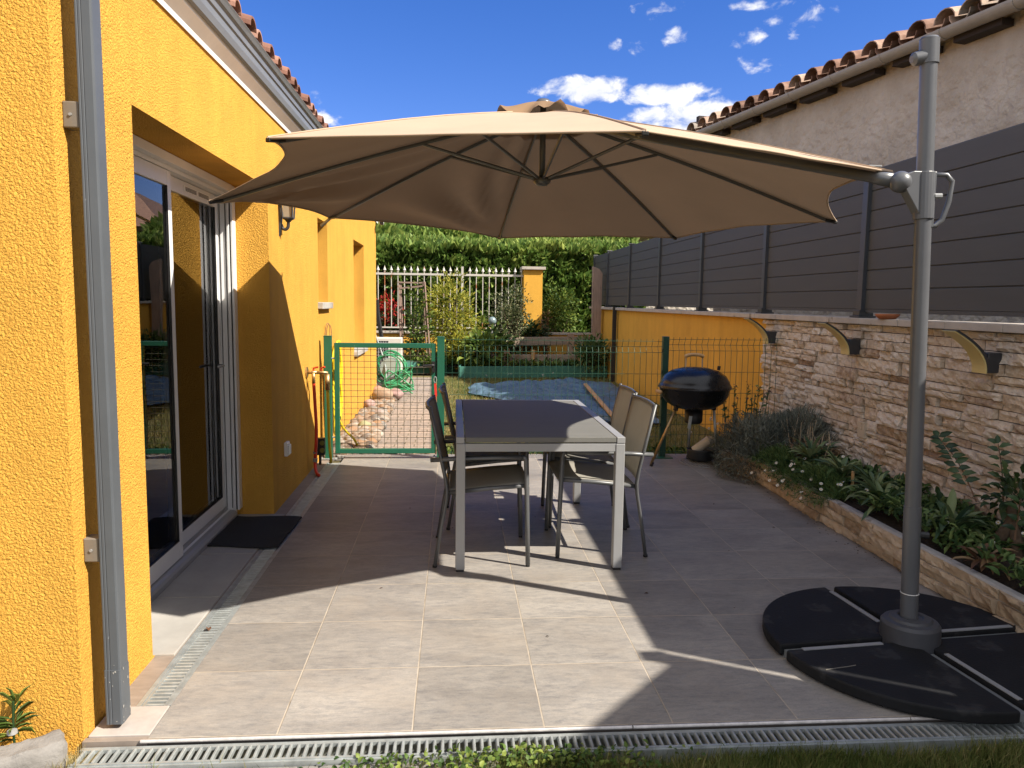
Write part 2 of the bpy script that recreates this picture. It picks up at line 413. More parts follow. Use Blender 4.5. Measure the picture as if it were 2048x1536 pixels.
g = MB(); g.box(-300,300,-120,500,-.5,-.065)
struct('ground', g, M('dry_ground', (.085,.075,.03), rough=1, var=.4, vs=14, bump=.8, bs=30, bdist=.02, col2=(.20,.16,.065)))
g = MB(); g.box(-1.0,2.62,TY0-.004,7.14,-.06,0)
struct('patio', g, m_tiles)
g = MB(); g.box(-1.206,-1.122,2.664,7.2,-.06,-.004); g.box(-1.46,-1.206,2.8,3.05,-.06,-.006)
g.box(-1.206,-1.0,2.448,2.474,-.06,-.003)
struct('patio_border', g, m_brownstrip)
g = MB(); g.tube([(-1.02,TY0-.010,-.0045),(.62,TY0-.010,-.0045)], .0062, 10).tube([(.624,TY0-.010,-.0045),(1.62,TY0-.010,-.0045)], .0062, 10).tube([(1.624,TY0-.010,-.0045),(2.62,TY0-.010,-.0045)], .0062, 10)
o = struct('patio_edge_trim', g, M('edge_trim', (.55,.52,.50), rough=.35, metal=.35, var=.25, vs=25)); 
g = MB(); g.box(-1.02,2.62,TY0-.006,TY0-.0045,-.06,-.011); struct('patio_edge', g, M('tile_edge', (.10,.085,.075), rough=.9))
g = MB(); g.box(-1.206,2.62,7.14,7.20,-.06,-.012)
struct('patio_far_kerb', g, m_concrete)

# paving slabs set in the door recess
for k, (ya, yb) in enumerate(((3.06,3.66),(3.668,4.30),(4.308,5.12))):
    s = MB(); s.box(-1.446,-1.128,ya,yb,-.04,.004)
    single('paving_slab', s, M('slab_%d' % k, (.335,.322,.30), rough=.8, var=.12, vs=5, bump=.2, bs=120, bdist=.002, spots=((.33,.315,.295), 3, .6)),
        ['plain pale grey slab nearest the house corner, half in sun', 'middle pale grey slab in the door recess, before the mat', 'pale grey slab in the door recess lying under the black mat'][k], 'paving slab', 'slabs in the door recess', bev=.003)

# back garden path of block pavers
def paver_material():
    m = M('block_pavers', (.42,.34,.28), rough=.85)
    nt = m.node_tree; N = nt.nodes; L = nt.links; b = N['Principled BSDF']
    tc = N.new('ShaderNodeTexCoord'); br = N.new('ShaderNodeTexBrick')
    br.inputs['Scale'].default_value = 1; br.inputs['Brick Width'].default_value = .20; br.inputs['Row Height'].default_value = .13
    br.inputs['Mortar Size'].default_value = .006; br.inputs['Color1'].default_value = (.31,.245,.20,1); br.inputs['Color2'].default_value = (.22,.185,.16,1); br.inputs['Mortar'].default_value = (.13,.11,.07,1)
    br.inputs['Bias'].default_value = -.1
    L.new(tc.outputs['Object'], br.inputs['Vector'])
    n = N.new('ShaderNodeTexNoise'); n.inputs['Scale'].default_value = 30; n.inputs['Detail'].default_value = 6; L.new(tc.outputs['Object'], n.inputs['Vector'])
    mx = N.new('ShaderNodeMix'); mx.data_type = 'RGBA'; mx.blend_type = 'OVERLAY'; mx.inputs['Factor'].default_value = .6
    L.new(br.outputs['Color'], mx.inputs['A']); L.new(n.outputs['Fac'], mx.inputs['B']); L.new(mx.outputs['Result'], b.inputs['Base Color'])
    bp = N.new('ShaderNodeBump'); bp.inputs['Strength'].default_value = .8; bp.inputs['Distance'].default_value = .006; bp.invert = True
    L.new(br.outputs['Fac'], bp.inputs['Height']); L.new(bp.outputs['Normal'], b.inputs['Normal'])
    return m
g = MB(); g.add([(-.80,7.2,-.03),(-.17,7.2,-.03),(-.42,14.7,-.03),(-.99,14.7,-.03)], [(0,1,2,3)])
struct('garden_path', g, paver_material())
g = MB(); g.add([(-1.21,7.2,-.045),(-.78,7.2,-.045),(-.97,14.9,-.045),(-2.9,14.9,-.045),(-2.9,12,-.045),(-1.21,12,-.045)], [(0,1,2,3,4,5)])
struct('pebble_bed_ground', g, m_soil)

# ------------------------------------------------------------------ the yellow house
WX = -1.206
house = thing('yellow_house', 'yellow rendered house with sliding glass door and tiled eaves beside the patio', 'house', (WX, 2.46, 0))
def grid_wall(mb, ax, c, u0, u1, z0, z1, ops, face):
    us = sorted({u0,u1,*[o[0] for o in ops],*[o[1] for o in ops]}); zs = sorted({z0,z1,*[o[2] for o in ops],*[o[3] for o in ops]})
    P = (lambda u,z,d=0: (c+d,u,z)) if ax == 'x' else (lambda u,z,d=0: (u,c+d,z))
    for i in range(len(us)-1):
        for j in range(len(zs)-1):
            um = (us[i]+us[i+1])/2; zm = (zs[j]+zs[j+1])/2
            if any(o[0]<um<o[1] and o[2]<zm<o[3] for o in ops): continue
            q = [P(us[i],zs[j]),P(us[i+1],zs[j]),P(us[i+1],zs[j+1]),P(us[i],zs[j+1])]
            mb.add(q if face else q[::-1], [(0,1,2,3)])
    for (a,b,z_0,z_1,dp) in ops:
        d = -dp if ax == 'x' else dp
        for (p,q) in (((a,z_0),(a,z_1)),((a,z_1),(b,z_1)),((b,z_1),(b,z_0)),((b,z_0),(a,z_0))):
            v = [P(*p),P(*q),P(q[0],q[1],d),P(p[0],p[1],d)]
            mb.add(v if face else v[::-1], [(0,1,2,3)])
DY0, DY1, DZ1 = 3.04, 5.13, 2.163
ops = [(DY0,DY1,-.001,DZ1,.34), (6.94,7.46,1.415,2.163,.2), (9.36,10.42,.815,2.163,.2)]
w = MB(); grid_wall(w, 'x', WX, 2.46, 12.0, -.08, 2.68, [(a,b,max(z,-.08),z1,d) for a,b,z,z1,d in ops], True)
w.add([(-8,2.46,-.08),(WX,2.46,-.08),(WX,2.46,2.68),(-4.6,2.46,3.75),(-8,2.46,2.68)], [(0,1,2,3,4)])
w.add([(-8,12,-.08),(WX,12,-.08),(WX,12,2.68),(-4.6,12,3.75),(-8,12,2.68)], [(4,3,2,1,0)])
w.add([(-8,2.46,-.08),(-8,12,-.08),(-8,12,2.68),(-8,2.46,2.68)], [(0,1,2,3)])
part('wall', w, m_yel, house)
# room behind the glass
w = MB(); w.add([(-5,2.7,.01),(-1.56,2.7,.01),(-1.56,5.9,.01),(-5,5.9,.01)], [(0,1,2,3)])
w.add([(-5,2.7,2.4),(-1.56,2.7,2.4),(-1.56,5.9,2.4),(-5,5.9,2.4)], [(3,2,1,0)])
w.add([(-5,2.7,0),(-5,5.9,0),(-5,5.9,2.4),(-5,2.7,2.4)], [(0,1,2,3)])
w.add([(-5,5.9,0),(-1.56,5.9,0),(-1.56,5.9,2.4),(-5,5.9,2.4)], [(3,2,1,0)])
w.add([(-5,2.7,0),(-1.56,2.7,0),(-1.56,2.7,2.4),(-5,2.7,2.4)], [(0,1,2,3)])
part('room', w, M('room_paint', (.62,.59,.54), rough=.9), house)
# eaves: soffit board, moulding, gutter, roof
E0, E1 = 2.44, 12.25
s = MB(); s.extr([(WX+.001,2.638),(WX+.010,2.633),(WX+.013,2.657),(WX+.052,2.702),(WX+.052,2.86),(WX+.001,2.86)], 'y', E0, E1)
part('soffit_board', s, m_fascia, house)
s = MB(); prof = [(WX+a,b) for a,b in ((.053,2.855),(.0535,2.722),(.062,2.712),(.074,2.722),(.084,2.752),(.086,2.782),(.094,2.79),(.098,2.815),(.110,2.826),(.118,2.842),(.124,2.852),(.118,2.861),(.108,2.855),(.104,2.838),(.090,2.822),(.080,2.795),(.076,2.758),(.066,2.736),(.060,2.745),(.058,2.855))]
s.extr(prof, 'y', E0, E1); part('gutter', s, m_guttergrey, house)
m_rtile = MC('clay_roof_tile', [(0,(.15,.075,.055)),(.5,(.25,.125,.09)),(1,(.34,.20,.15))], rough=.85, bump=.5, bs=60, nvar=.35, ns=10)
def canal_roof(mb, y0, y1, pitch, x_e, z_e, dx, slope, rad, rows, skip=0):
    """columns of half-round tiles running away from the eave at x_e (dx = direction up the slope)"""
    n = int((y1-y0)/pitch)
    for i in range(n):
        yc = y0+(i+.5)*pitch + random.uniform(-.012,.012)
        for r in range(rows):
            a = r*.30; b = a+.40; colr = random.random(); jx = random.uniform(-.015,.015) if r == 0 else 0
            lift = random.uniform(0,.012)
            for (inv, yo) in ((0,0),(1,pitch/2)):
                ro = rad if not inv else rad*.95
                vs = []; fs = []; K = 9
                for (t, rr_, hh) in ((a+jx,ro,0),(b+jx,ro*.86,-.012)):
                    for th in (0, .012):
                        for k in range(K):
                            an = PI*k/(K-1)
                            q = rr_-th
                            dy = math.cos(an)*q; dz = math.sin(an)*q*.92
                            if inv: dz = -dz + rad*.55
                            vs.append((x_e+dx*(t+(.05 if inv else 0)), yc+yo+dy, z_e+slope*t+hh+dz+(.02 if not inv else 0)+lift*(1-inv)))
                for k in range(K-1):
                    fs += [(k,k+1,2*K+k+1,2*K+k),(K+k+1,K+k,3*K+k,3*K+k+1),(k+1,k,K+k,K+k+1),(2*K+k,2*K+k+1,3*K+k+1,3*K+k)]
                fs += [(0,2*K,3*K,K),(K-1,2*K-1,4*K-1,3*K-1)]
                mb.add(vs, fs, colr)
r = MB(); canal_roof(r, E0+.02, E1, .222, -1.088, 2.852, -1, .31, .068, 4)
part('roof_tiles', r, m_rtile, house)
r = MB(); r.add([(-1.14,E0,2.835),(-4.6,E0,3.90),(-8.2,E0,2.80),(-1.14,E1,2.835),(-4.6,E1,3.90),(-8.2,E1,2.80)], [(0,3,4,1),(1,4,5,2)])
part('roof', r, M('roof_deck', (.30,.14,.09), rough=.9), house, solid=.05)
# window sills and windows in the two niches
for (ya,yb,za) in ((6.94,7.46,1.415),(9.36,10.42,.815)):
    win = part('window', MB().box(WX-.20,WX-.16,ya,ya+.05,za,DZ1).box(WX-.20,WX-.16,yb-.05,yb,za,DZ1).box(WX-.20,WX-.16,ya+.05,yb-.05,za,za+.05).box(WX-.20,WX-.16,ya+.05,yb-.05,DZ1-.05,DZ1), m_white, house)
    part('pane', MB().box(WX-.185,WX-.178,ya+.05,yb-.05,za+.05,DZ1-.05), m_glass, win)
    part('sill', MB().box(WX-.16,WX+.045,ya-.03,yb+.03,za-.055,za+.003), m_concrete, win, bev=.005)
    part('window_backing', MB().box(WX-.33,WX-.30,ya,yb,za,DZ1), m_dark, win)
# sliding door
FX = -1.452
door = part('sliding_door', MB().box(FX-.10,FX,DY0,DY0+.05,.05,DZ1-.001).box(FX-.10,FX,DY1-.055,DY1-.002,.05,DZ1-.001).box(FX-.10,FX,DY0+.05,DY1-.055,DZ1-.07,DZ1-.001)
    .box(FX-.10,FX+.004,DY0,DY1-.002,.006,.05), m_white, house, bev=.003)
part('shutter_guide', MB().box(FX+.001,FX+.016,DY1-.070,DY1-.002,.05,DZ1-.004).box(FX+.026,FX+.040,DY1-.070,DY1-.002,.05,DZ1-.004), m_white, door, bev=.002)
part('shutter_slot', MB().box(FX+.016,FX+.026,DY1-.060,DY1-.002,.05,DZ1-.004).box(FX-.047,FX-.043,DY1-.0585,DY1-.054,.06,DZ1-.08).box(FX-.012,FX-.008,DY1-.0585,DY1-.054,.06,DZ1-.08), m_black, door)
part('threshold', MB().extr([(FX-.02,.052),(FX+.006,.052),(FX+.02,.044),(FX+.028,.03),(FX+.028,.006),(FX-.02,.006)], 'y', DY0+.002, DY1-.08), m_silver, door)
part('shutter_box', MB().box(FX+.002,FX+.045,DY0,DY1-.08,DZ1-.05,DZ1-.004), m_white, door, bev=.003)
part('threshold_rail', MB().box(FX-.045,FX-.04,DY0+.05,DY1-.06,.05,.075).box(FX-.075,FX-.07,DY0+.05,DY1-.06,.05,.075), m_silver, door)
def sash(x0, x1, ya, yb, nm):
    f = part('sash', MB().box(x0,x1,ya,ya+.055,.055,DZ1-.072).box(x0,x1,yb-.055,yb,.055,DZ1-.072).box(x0,x1,ya+.055,yb-.055,.055,.15).box(x0,x1,ya+.055,yb-.055,DZ1-.15,DZ1-.072), m_white, door, bev=.004)
    xm = (x0+x1)/2
    part('pane', MB().box(xm-.004,xm+.004,ya+.05,yb-.05,.145,DZ1-.145), m_glass, door)
    part('pane_seal', MB().box(xm+.006,x1+.001,ya+.055,ya+.060,.15,DZ1-.15).box(xm+.006,x1+.001,yb-.060,yb-.055,.15,DZ1-.15).box(xm+.006,x1+.001,ya+.06,yb-.06,.15,.155), m_black, door)
sash(FX-.038, FX-.006, DY0+.045, 4.135, 'a')
sash(FX-.082, FX-.050, 4.08, DY1-.075, 'b')
v = MB(); v.box(FX-.05,FX-.047,4.45,4.90,DZ1-.128,DZ1-.094); part('air_vent', v, m_fascia, door, bev=.001)
v = MB()
for k in range(2):
    for q in range(4): v.box(FX-.0468,FX-.0455,4.47+k*.22,4.65+k*.22,DZ1-.123+q*.006,DZ1-.120+q*.006)
part('vent_slots', v, m_black, door)
part('handle', MB().tube([(FX-.048,4.96,1.02),(FX-.012,4.96,1.02),(FX-.008,4.95,1.02),(FX-.008,4.84,1.02)], .009, 8), m_silver, door, smooth=True)
# curtains behind the near sash
c = MB(); n = 60
for i in range(n+1):
    y = 4.12+.42*i/n; x = -1.63+.022*math.sin(i*.9)+.012*math.sin(i*2.3)
    c.v += [(x,y,.05),(x,y,2.3)]
for i in range(n): c.f.append((2*i,2*i+2,2*i+3,2*i+1)); c.c.append(.5)
part('curtain', c, M('curtain_cloth', (.86,.88,.86), rough=.9, var=.03, trans=.35), house, smooth=True)
part('side_table', MB().box(-2.4,-1.85,3.3,3.95,.68,.72).box(-2.38,-2.33,3.32,3.37,.01,.68).box(-1.92,-1.87,3.32,3.37,.01,.68).box(-1.92,-1.87,3.88,3.93,.01,.68), m_white, house)
# rain pipe on the corner
PX, PY = -1.130, 2.545
pp = [(-.036,-.030),(-.030,-.036),(-.024,-.036),(-.0225,-.0345),(-.0195,-.0345),(-.018,-.036),(-.010,-.036),(-.0085,-.0345),(-.0055,-.0345),(-.004,-.036),(.028,-.036),(.034,-.034),(.036,-.028),(.036,.030),(.030,.036),(-.030,.036),(-.036,.030)]
pp = [(a*.74,b*.92) for a,b in pp]
m_pipe = M('pipe_paint', (.082,.092,.105), rough=.45, var=.08, vs=5, spots=((.42,.43,.43), 22, .74))
rp = part('rain_pipe', MB().prism([(PX+a,PY+b) for a,b in pp], .02, 2.68), m_pipe, house)
part('pipe_joint', MB().prism([(PX+a*1.06,PY+b*1.06) for a,b in pp], .02, .21), m_pipe, rp)
ch = MB(); rr_ = random.Random(5)
for i in range(20):
    if rr_.random() < .5: a_ = (PX+rr_.uniform(-.022,.022), PY-.0335); n_ = (0,-1)
    else: a_ = (PX+.0272, PY+rr_.uniform(-.03,.03)); n_ = (1,0)
    z_ = .03+.20*rr_.random()**1.8; w_ = rr_.uniform(.0008,.0024); h_ = w_*rr_.uniform(1,5)
    if n_[0]: ch.box(a_[0]+.0021,a_[0]+.0026,a_[1]-w_,a_[1]+w_,z_-h_/2,z_+h_/2)
    else: ch.box(a_[0]-w_,a_[0]+w_,a_[1]-.0026,a_[1]-.0021,z_-h_/2,z_+h_/2)
part('paint_chips', ch, M('chipped_paint', (.36,.35,.33), rough=.8), rp)
for z in (.62, 2.005):
    part('bracket', MB().box(WX,PX-.0275,PY-.027,PY+.027,z-.040,z+.040), M('bracket_grey%d' % int(z*10), (.17,.15,.125), rough=.5), rp, bev=.004)
    part('screw', MB().tube([(PX-.052,PY-.027,z),(PX-.052,PY-.031,z)], .005, 8), m_silver, rp)
# ------------------------------------------------------------------ drains
m_slot = M('drain_dark', (.01,.01,.01), rough=1)
fd = thing('front_drain', 'long galvanised slotted drain channel along the front edge of the tiles', 'drain', (.7,2.35,-.02))
F0, F1 = 2.330, 2.4415; ZD = -.014
part('channel', MB().box(-1.2,2.75,F0,F1,-.15,-.075), m_slot, fd)
part('channel_edge', MB().box(-1.2,2.75,F0,F0+.010,-.075,ZD-.004).box(-1.2,2.75,F1-.010,F1,-.075,ZD-.004), m_galv, fd)
gm = MB(); gm.box(-1.2,2.75,F0+.008,F0+.018,ZD-.012,ZD).box(-1.2,2.75,F1-.024,F1-.008,ZD-.012,ZD)
x = -1.19; k = 0
while x < 2.74:
    gm.extr([(x,ZD-.012),(x+.0015,ZD-.001),(x+.004,ZD+.0025),(x+.0085,ZD+.0025),(x+.011,ZD-.001),(x+.0125,ZD-.012)], 'y', F0+.0175, F1-.0235); x += .0262
part('grating', gm, m_galv, fd, bev=0)
wd = thing('wall_drain', 'narrow slotted metal drain channel running along the foot of the yellow house', 'drain', (-1.06,4.6,0))
part('channel', MB().box(-1.122,-1.0005,2.664,6.78,-.12,-.045), m_slot, wd)
part('channel_edge', MB().box(-1.1215,-1.106,2.664,6.78,-.045,-.001).box(-1.016,-1.0005,2.664,6.78,-.045,-.001), m_galv, wd)
gm = MB(); gm.box(-1.1055,-1.094,2.668,6.78,-.014,-.003).box(-1.028,-1.0165,2.668,6.78,-.014,-.003)
y = 2.672
while y < 6.77:
    gm.extr([(y,-.014),(y+.002,-.0045),(y+.005,-.0025),(y+.010,-.0025),(y+.013,-.0045),(y+.015,-.014)], 'x', -1.0942, -1.0278); y += .0262
part('grating', gm, m_galv, wd)
single('gully_cover', MB().prism([(-1.2,2.476),(-1.003,2.476),(-1.003,2.66),(-1.2,2.66)], -.05, .002), M('gully_cover', (.37,.335,.31), rough=.7, var=.1, vs=20), 'square beige drain cover at the foot of the grey rain pipe', 'drain cover', bev=.003)
# ------------------------------------------------------------------ door mat
n = 26; mm = MB(); pts = []
for j in range(n+1):
    for i in range(n+1):
        u = i/n; v = j/n
        x = -1.435+.42*u + .02*v*u; y = 4.42+.62*v-.03*u+.012*math.sin(u*7+v*3)
        z = .012+.006*mnoise.noise((x*6,y*6,0))+ (.02*max(0,u-.85)*max(0,mnoise.noise((0,y*9,2)))*6)
        pts.append((x,y,z))
for j in range(n):
    for i in range(n): mm.f.append((j*(n+1)+i,j*(n+1)+i+1,(j+1)*(n+1)+i+1,(j+1)*(n+1)+i)); mm.c.append(.5)
mm.v = pts
single('door_mat', mm, M('mat_pile', (.013,.013,.014), rough=1, var=.4, vs=60, bump=1, bs=160, bdist=.006), 'black door mat lying in front of the sliding door', 'door mat', solid=.008)
# ------------------------------------------------------------------ stone-clad boundary wall
def stones(mb, s0, s1, z0, z1, rows, fmap, lmin=.10, lmax=.42, prot=(.004,.036), rough=.012, seed=1, holes=()):
    """ledge-stone cladding; fmap(s,z,d) -> point, d = distance out of the wall"""
    rr = random.Random(seed); z = z0
    hs = [rr.choice((.055,.07,.08,.09,.11)) for _ in range(rows)]; k = (z1-z0)/sum(hs); hs = [h*k for h in hs]
    for h in hs:
        s = s0-rr.uniform(0,.2)
        while s < s1:
            L = rr.uniform(lmin,lmax)*(1.25 if h > .08 else 1)
            a, b = max(s,s0), min(s+L,s1); s += L
            if b-a < .02: continue
            split = h > .085 and rr.random() < .35
            for (za,zb) in (((z,z+h*.5),(z+h*.5,z+h)) if split else ((z,z+h),)):
                if any(a < q[1] and b > q[0] and za < q[3] and zb > q[2] for q in holes): continue
                p = rr.uniform(*prot); colr = min(1,max(0,rr.gauss(.5,.17))); tx = rr.uniform(-.012,.012); tz = rr.uniform(-.010,.010)
                nx = max(3, int((b-a)/.028)); nz = max(3, int((zb-za)/.022)); g = .0026; sd = rr.random()*50
                vs = []; fs = []
                for j in range(nz+1):
                    for i in range(nx+1):
                        u = i/nx; v = j/nz
                        ss = a+g+(b-a-2*g)*u; zz = za+g+(zb-za-2*g)*v
                        e = min(u*nx,(1-u)*nx,v*nz,(1-v)*nz)
                        d = p+tx*(u-.5)*2+tz*(v-.5)*2 + rough*(mnoise.noise((ss*16+sd,zz*34,sd))+.6*mnoise.noise((ss*45,zz*80,sd)))
                        if e < .5: d -= .007+.006*mnoise.noise((ss*60,zz*60,sd))
                        zj = 0 if e >= .5 else .003*mnoise.noise((ss*50,sd,zz*50))
                        vs.append(fmap(ss,zz+zj,max(d,.001)))
                W = nx+1
                for j in range(nz):
                    for i in range(nx): fs.append((j*W+i,j*W+i+1,(j+1)*W+i+1,(j+1)*W+i))
                ring = [i for i in range(W)]+[j*W+nx for j in range(1,nz+1)]+[nz*W+i for i in range(nx-1,-1,-1)]+[j*W for j in range(nz-1,0,-1)]
                o = len(vs)
                for q in ring:
                    j, i = divmod(q, W); ss = a+g+(b-a-2*g)*i/nx; zz = za+g+(zb-za-2*g)*j/nz
                    vs.append(fmap(ss,zz,-.02))
                m = len(ring)
                for q in range(m): fs.append((ring[(q+1)%m],ring[q],o+q,o+(q+1)%m))
                mb.add(vs, fs, colr)
        z += h
m_stone = MC('ledge_stone', [(0,(.30,.21,.15)),(.22,(.48,.37,.27)),(.42,(.60,.49,.38)),(.62,(.64,.55,.455)),(.8,(.57,.50,.425)),(1,(.72,.65,.57))], rough=.88, bump=1, bs=80, bdist=.012, nvar=.42, ns=24)
SXW = 3.075
bw = thing('boundary_wall', 'low boundary wall, stone clad by the patio and yellow beyond the green fence, capped with pale coping', 'wall', (SXW,7.36,0))
part('wall', MB().box(SXW+.012,SXW+.25,7.35,17.0,-.1,1.315), m_yel2, bw)
part('wall_core', MB().box(SXW+.012,SXW+.25,-1.0,7.35,-.1,1.315), M('mortar', (.10,.085,.07), rough=1), bw)
sm = MB()
stones(sm, 2.2, 7.36, .0, 1.312, 20, lambda s,z,d: (SXW+.012-d, s, z), lmin=.08, lmax=.36, prot=(.004,.042), rough=.018, seed=4)
stones(sm, -.9, 2.2, .0, 1.312, 20, lambda s,z,d: (SXW+.012-d, s, z), seed=5)
part('stone_cladding', sm, m_stone, bw)
cp = MB(); y = -1.0; k = 0
while y < 17.0:
    L = .50; jx = random.uniform(-.003,.003)
    cp.box(SXW-.055+jx,SXW+.30,y+.002,min(y+L-.002,17.03),1.316,1.362+random.uniform(-.0015,.0015)); y += L
part('coping', cp, m_coping, bw, bev=.004)
part('outlet_plate', MB().box(SXW-.030,SXW+.012,5.385,5.475,.47,.59), M('outlet_plate', (.52,.44,.34), rough=.6), bw, bev=.003)
# ------------------------------------------------------------------ grey board fence on that wall
fence = thing('board_fence', 'dark grey horizontal board privacy fence standing on the boundary wall', 'fence', (3.13,8,1.362))
FXC = 3.135; FT = 2.465
posts = [1.73,3.69,5.65,7.51,9.50,11.49,13.47,15.43,16.95]
def fpost(y, top=FT+.025):
    p = part('post', MB().box(FXC-.045,FXC+.04,y-.035,y+.035,1.364,top), m_fpost, fence, bev=.003)
    part('post_foot', MB().box(FXC-.075,FXC+.06,y-.07,y+.07,1.3625,1.378).box(FXC-.062,FXC+.05,y-.05,y+.05,1.378,1.42), m_anth, p, bev=.003)
    part('post_cap', MB().box(FXC-.052,FXC+.047,y-.042,y+.042,top,top+.010), m_silver, p)
for y in posts: fpost(y)
for a, b in zip(posts[:-1], posts[1:]):
    ya, yb = a+.036, b-.036
    if a < 2: ya = a+.085
    pm = MB(); z = 1.405; n = 7; hh = (FT-z-.03)/n
    pm.box(FXC-.016,FXC+.016,ya,yb,z-.002,z+.022)
    for i in range(n):
        za = z+.0225+i*hh; zb = za+hh-.0045
        if i == n-1: zb = FT
        pm.extr([(FXC-.014,za+.004),(FXC-.010,za),(FXC+.012,za),(FXC+.012,zb),(FXC-.010,zb),(FXC-.014,zb-.004)], 'y', ya, yb)
        pm.box(FXC-.004,FXC+.006,ya+.001,yb-.001,zb,zb+.0045)
    part('panel', pm, m_board, fence)
# the next bay towards the street has a raking top
pm = MB(); pm.extr([(1.69,1.385),(1.69,2.43),(.4,3.30),(-2.0,3.30),(-2.0,1.385)], 'x', FXC-.014, FXC+.012)
part('raked_panel', pm, m_board, fence)
dish = MB().lathe([(0,0),(.055,0),(.078,.022),(.082,.035),(.078,.036),(.070,.024),(.05,.006),(0,.006)], (3.055,5.19,1.3625), 20)
single('plant_saucer', dish, M('terracotta', (.38,.13,.055), rough=.8), 'small terracotta saucer standing on the wall coping under the grey fence', 'saucer', smooth=True)
# curved wall lights
m_lampface = M('opal_plastic', (.62,.50,.22), rough=.4, var=.04)
for k, (yb, lab) in enumerate(((4.10,'curved black wall light with yellowed lens, on the stone cladding right of the parasol pole'),(5.60,'curved black wall light with yellowed lens, above the plants between the other two'),(7.10,'curved black wall light at the corner where stone cladding meets yellow wall'))):
    X0 = SXW-.015
    L = thing('wall_light', lab, 'wall light', (X0,yb,1.1), 'curved lights on the boundary wall')
    part('mount', MB().box(X0-.075,X0+.01,yb-.055,yb+.055,1.085,1.20), m_anth, L, bev=.006)
    prof = []
    for i in range(15):
        t = i/14; a = t*1.15
        prof.append((X0-.075-.24*math.sin(a)**1.0*math.sin(a*.62)*1.25, 1.085+.245*math.sin(a*1.36)/math.sin(1.15*1.36)*1.0))
    prof = [(X0-.075-.205*(i/14)**1.9, 1.085+.235*(i/14)**.86) for i in range(15)]
    shell = MB(); lens = MB()
    for i in range(14):
        for (mbq, t0, t1, w) in ((shell,0,.017,.062),(lens,-.010,.0,.057)):
            v = []
            for (px,pz) in (prof[i],prof[i+1]):
                nx_, nz_ = .86,.5
                for t in (t0,t1):
                    for sgn in (-1,1): v.append((px+nx_*t, yb+sgn*w, pz+nz_*t*.6))
            f = [(0,1,5,4),(2,6,7,3),(0,4,6,2),(1,3,7,5)]
            if i == 0: f.append((0,2,3,1))
            if i == 13: f.append((4,5,7,6))
            mbq.add(v, f)
    part('shell', shell, m_anth, L); part('lens', lens, m_lampface, L)
# ------------------------------------------------------------------ planter
PLX = 2.492
path = [(2.50,-.9),(2.50,2.6),(2.482,3.9),(2.486,5.2),(2.50,5.9),(2.475,6.12),(2.42,6.30),(2.36,6.44)]
pv = [Vector((a,b,0)) for a,b in path]; cum = [0]
for a, b in zip(pv[:-1], pv[1:]): cum.append(cum[-1]+(b-a).length)
def pmap(s, z, d):
    s = max(0, min(cum[-1]-1e-4, s))
    i = max(k for k in range(len(pv)-1) if cum[k] <= s)
    t = (s-cum[i])/(cum[i+1]-cum[i]); p = pv[i].lerp(pv[i+1], t)
    def nrm(j):
        j = max(0, min(len(pv)-2, j)); q = (pv[j+1]-pv[j]).normalized(); return Vector((-q.y,q.x,0))
    n = (nrm(i)*(1-abs(t-.5)) + (nrm(i-1) if t < .5 else nrm(i+1))*abs(t-.5)).normalized()
    return (p.x+n.x*d, p.y+n.y*d, z)
pl = thing('planter', 'low raised planting bed with stone clad edge along the patio', 'planter', (2.5,4,0))
sm = MB(); stones(sm, 3.2, cum[-1], .0, .178, 3, lambda s,z,d: pmap(s,z,d+.01), lmin=.16, lmax=.5, prot=(.004,.026), rough=.014, seed=9)
stones(sm, 0, 3.2, .0, .178, 3, lambda s,z,d: pmap(s,z,d+.01), lmin=.2, lmax=.5, prot=(.004,.026), rough=.014, seed=10)
part('stone_edge', sm, MC('planter_stone', [(0,(.20,.14,.085)),(.3,(.36,.26,.165)),(.6,(.48,.37,.255)),(1,(.60,.49,.36))], rough=.88, bump=.8, bs=60, bdist=.008, nvar=.45, ns=16), pl)
e = MB(); NS = 60
for i in range(NS+1):
    s = cum[-1]*i/NS
    for (d,z) in ((-.045,.05),(.008,.05),(.008,.176),(-.005,.183),(-.04,.183),(-.045,.176)): e.v.append(pmap(s,z,d))
for i in range(NS):
    for k in range(6): e.f.append((i*6+k,i*6+(k+1)%6,(i+1)*6+(k+1)%6,(i+1)*6+k)); e.c.append(.5)
part('mortar_rim', e, m_concrete, pl)
so = MB(); NY = 70
for i in range(NY+1):
    s = cum[-1]*i/NY; p = pmap(s,0,-.03)
    for k in range(9):
        t = k/8; x = p[0]+(3.09-p[0])*t
        so.v.append((x,p[1],.150+.05*t+.035*mnoise.noise((x*5,p[1]*5,0))+.02*mnoise.noise((x*17,p[1]*17,3))))
for i in range(NY):
    for k in range(8): so.f.append((i*9+k,i*9+k+1,(i+1)*9+k+1,(i+1)*9+k)); so.c.append(.5)
part('bed_soil', so, m_soil, pl, smooth=True)
so = MB(); so.box(2.42,3.07,6.46,7.15,-.06,.03)
struct('bed_corner_soil', so, m_soil)

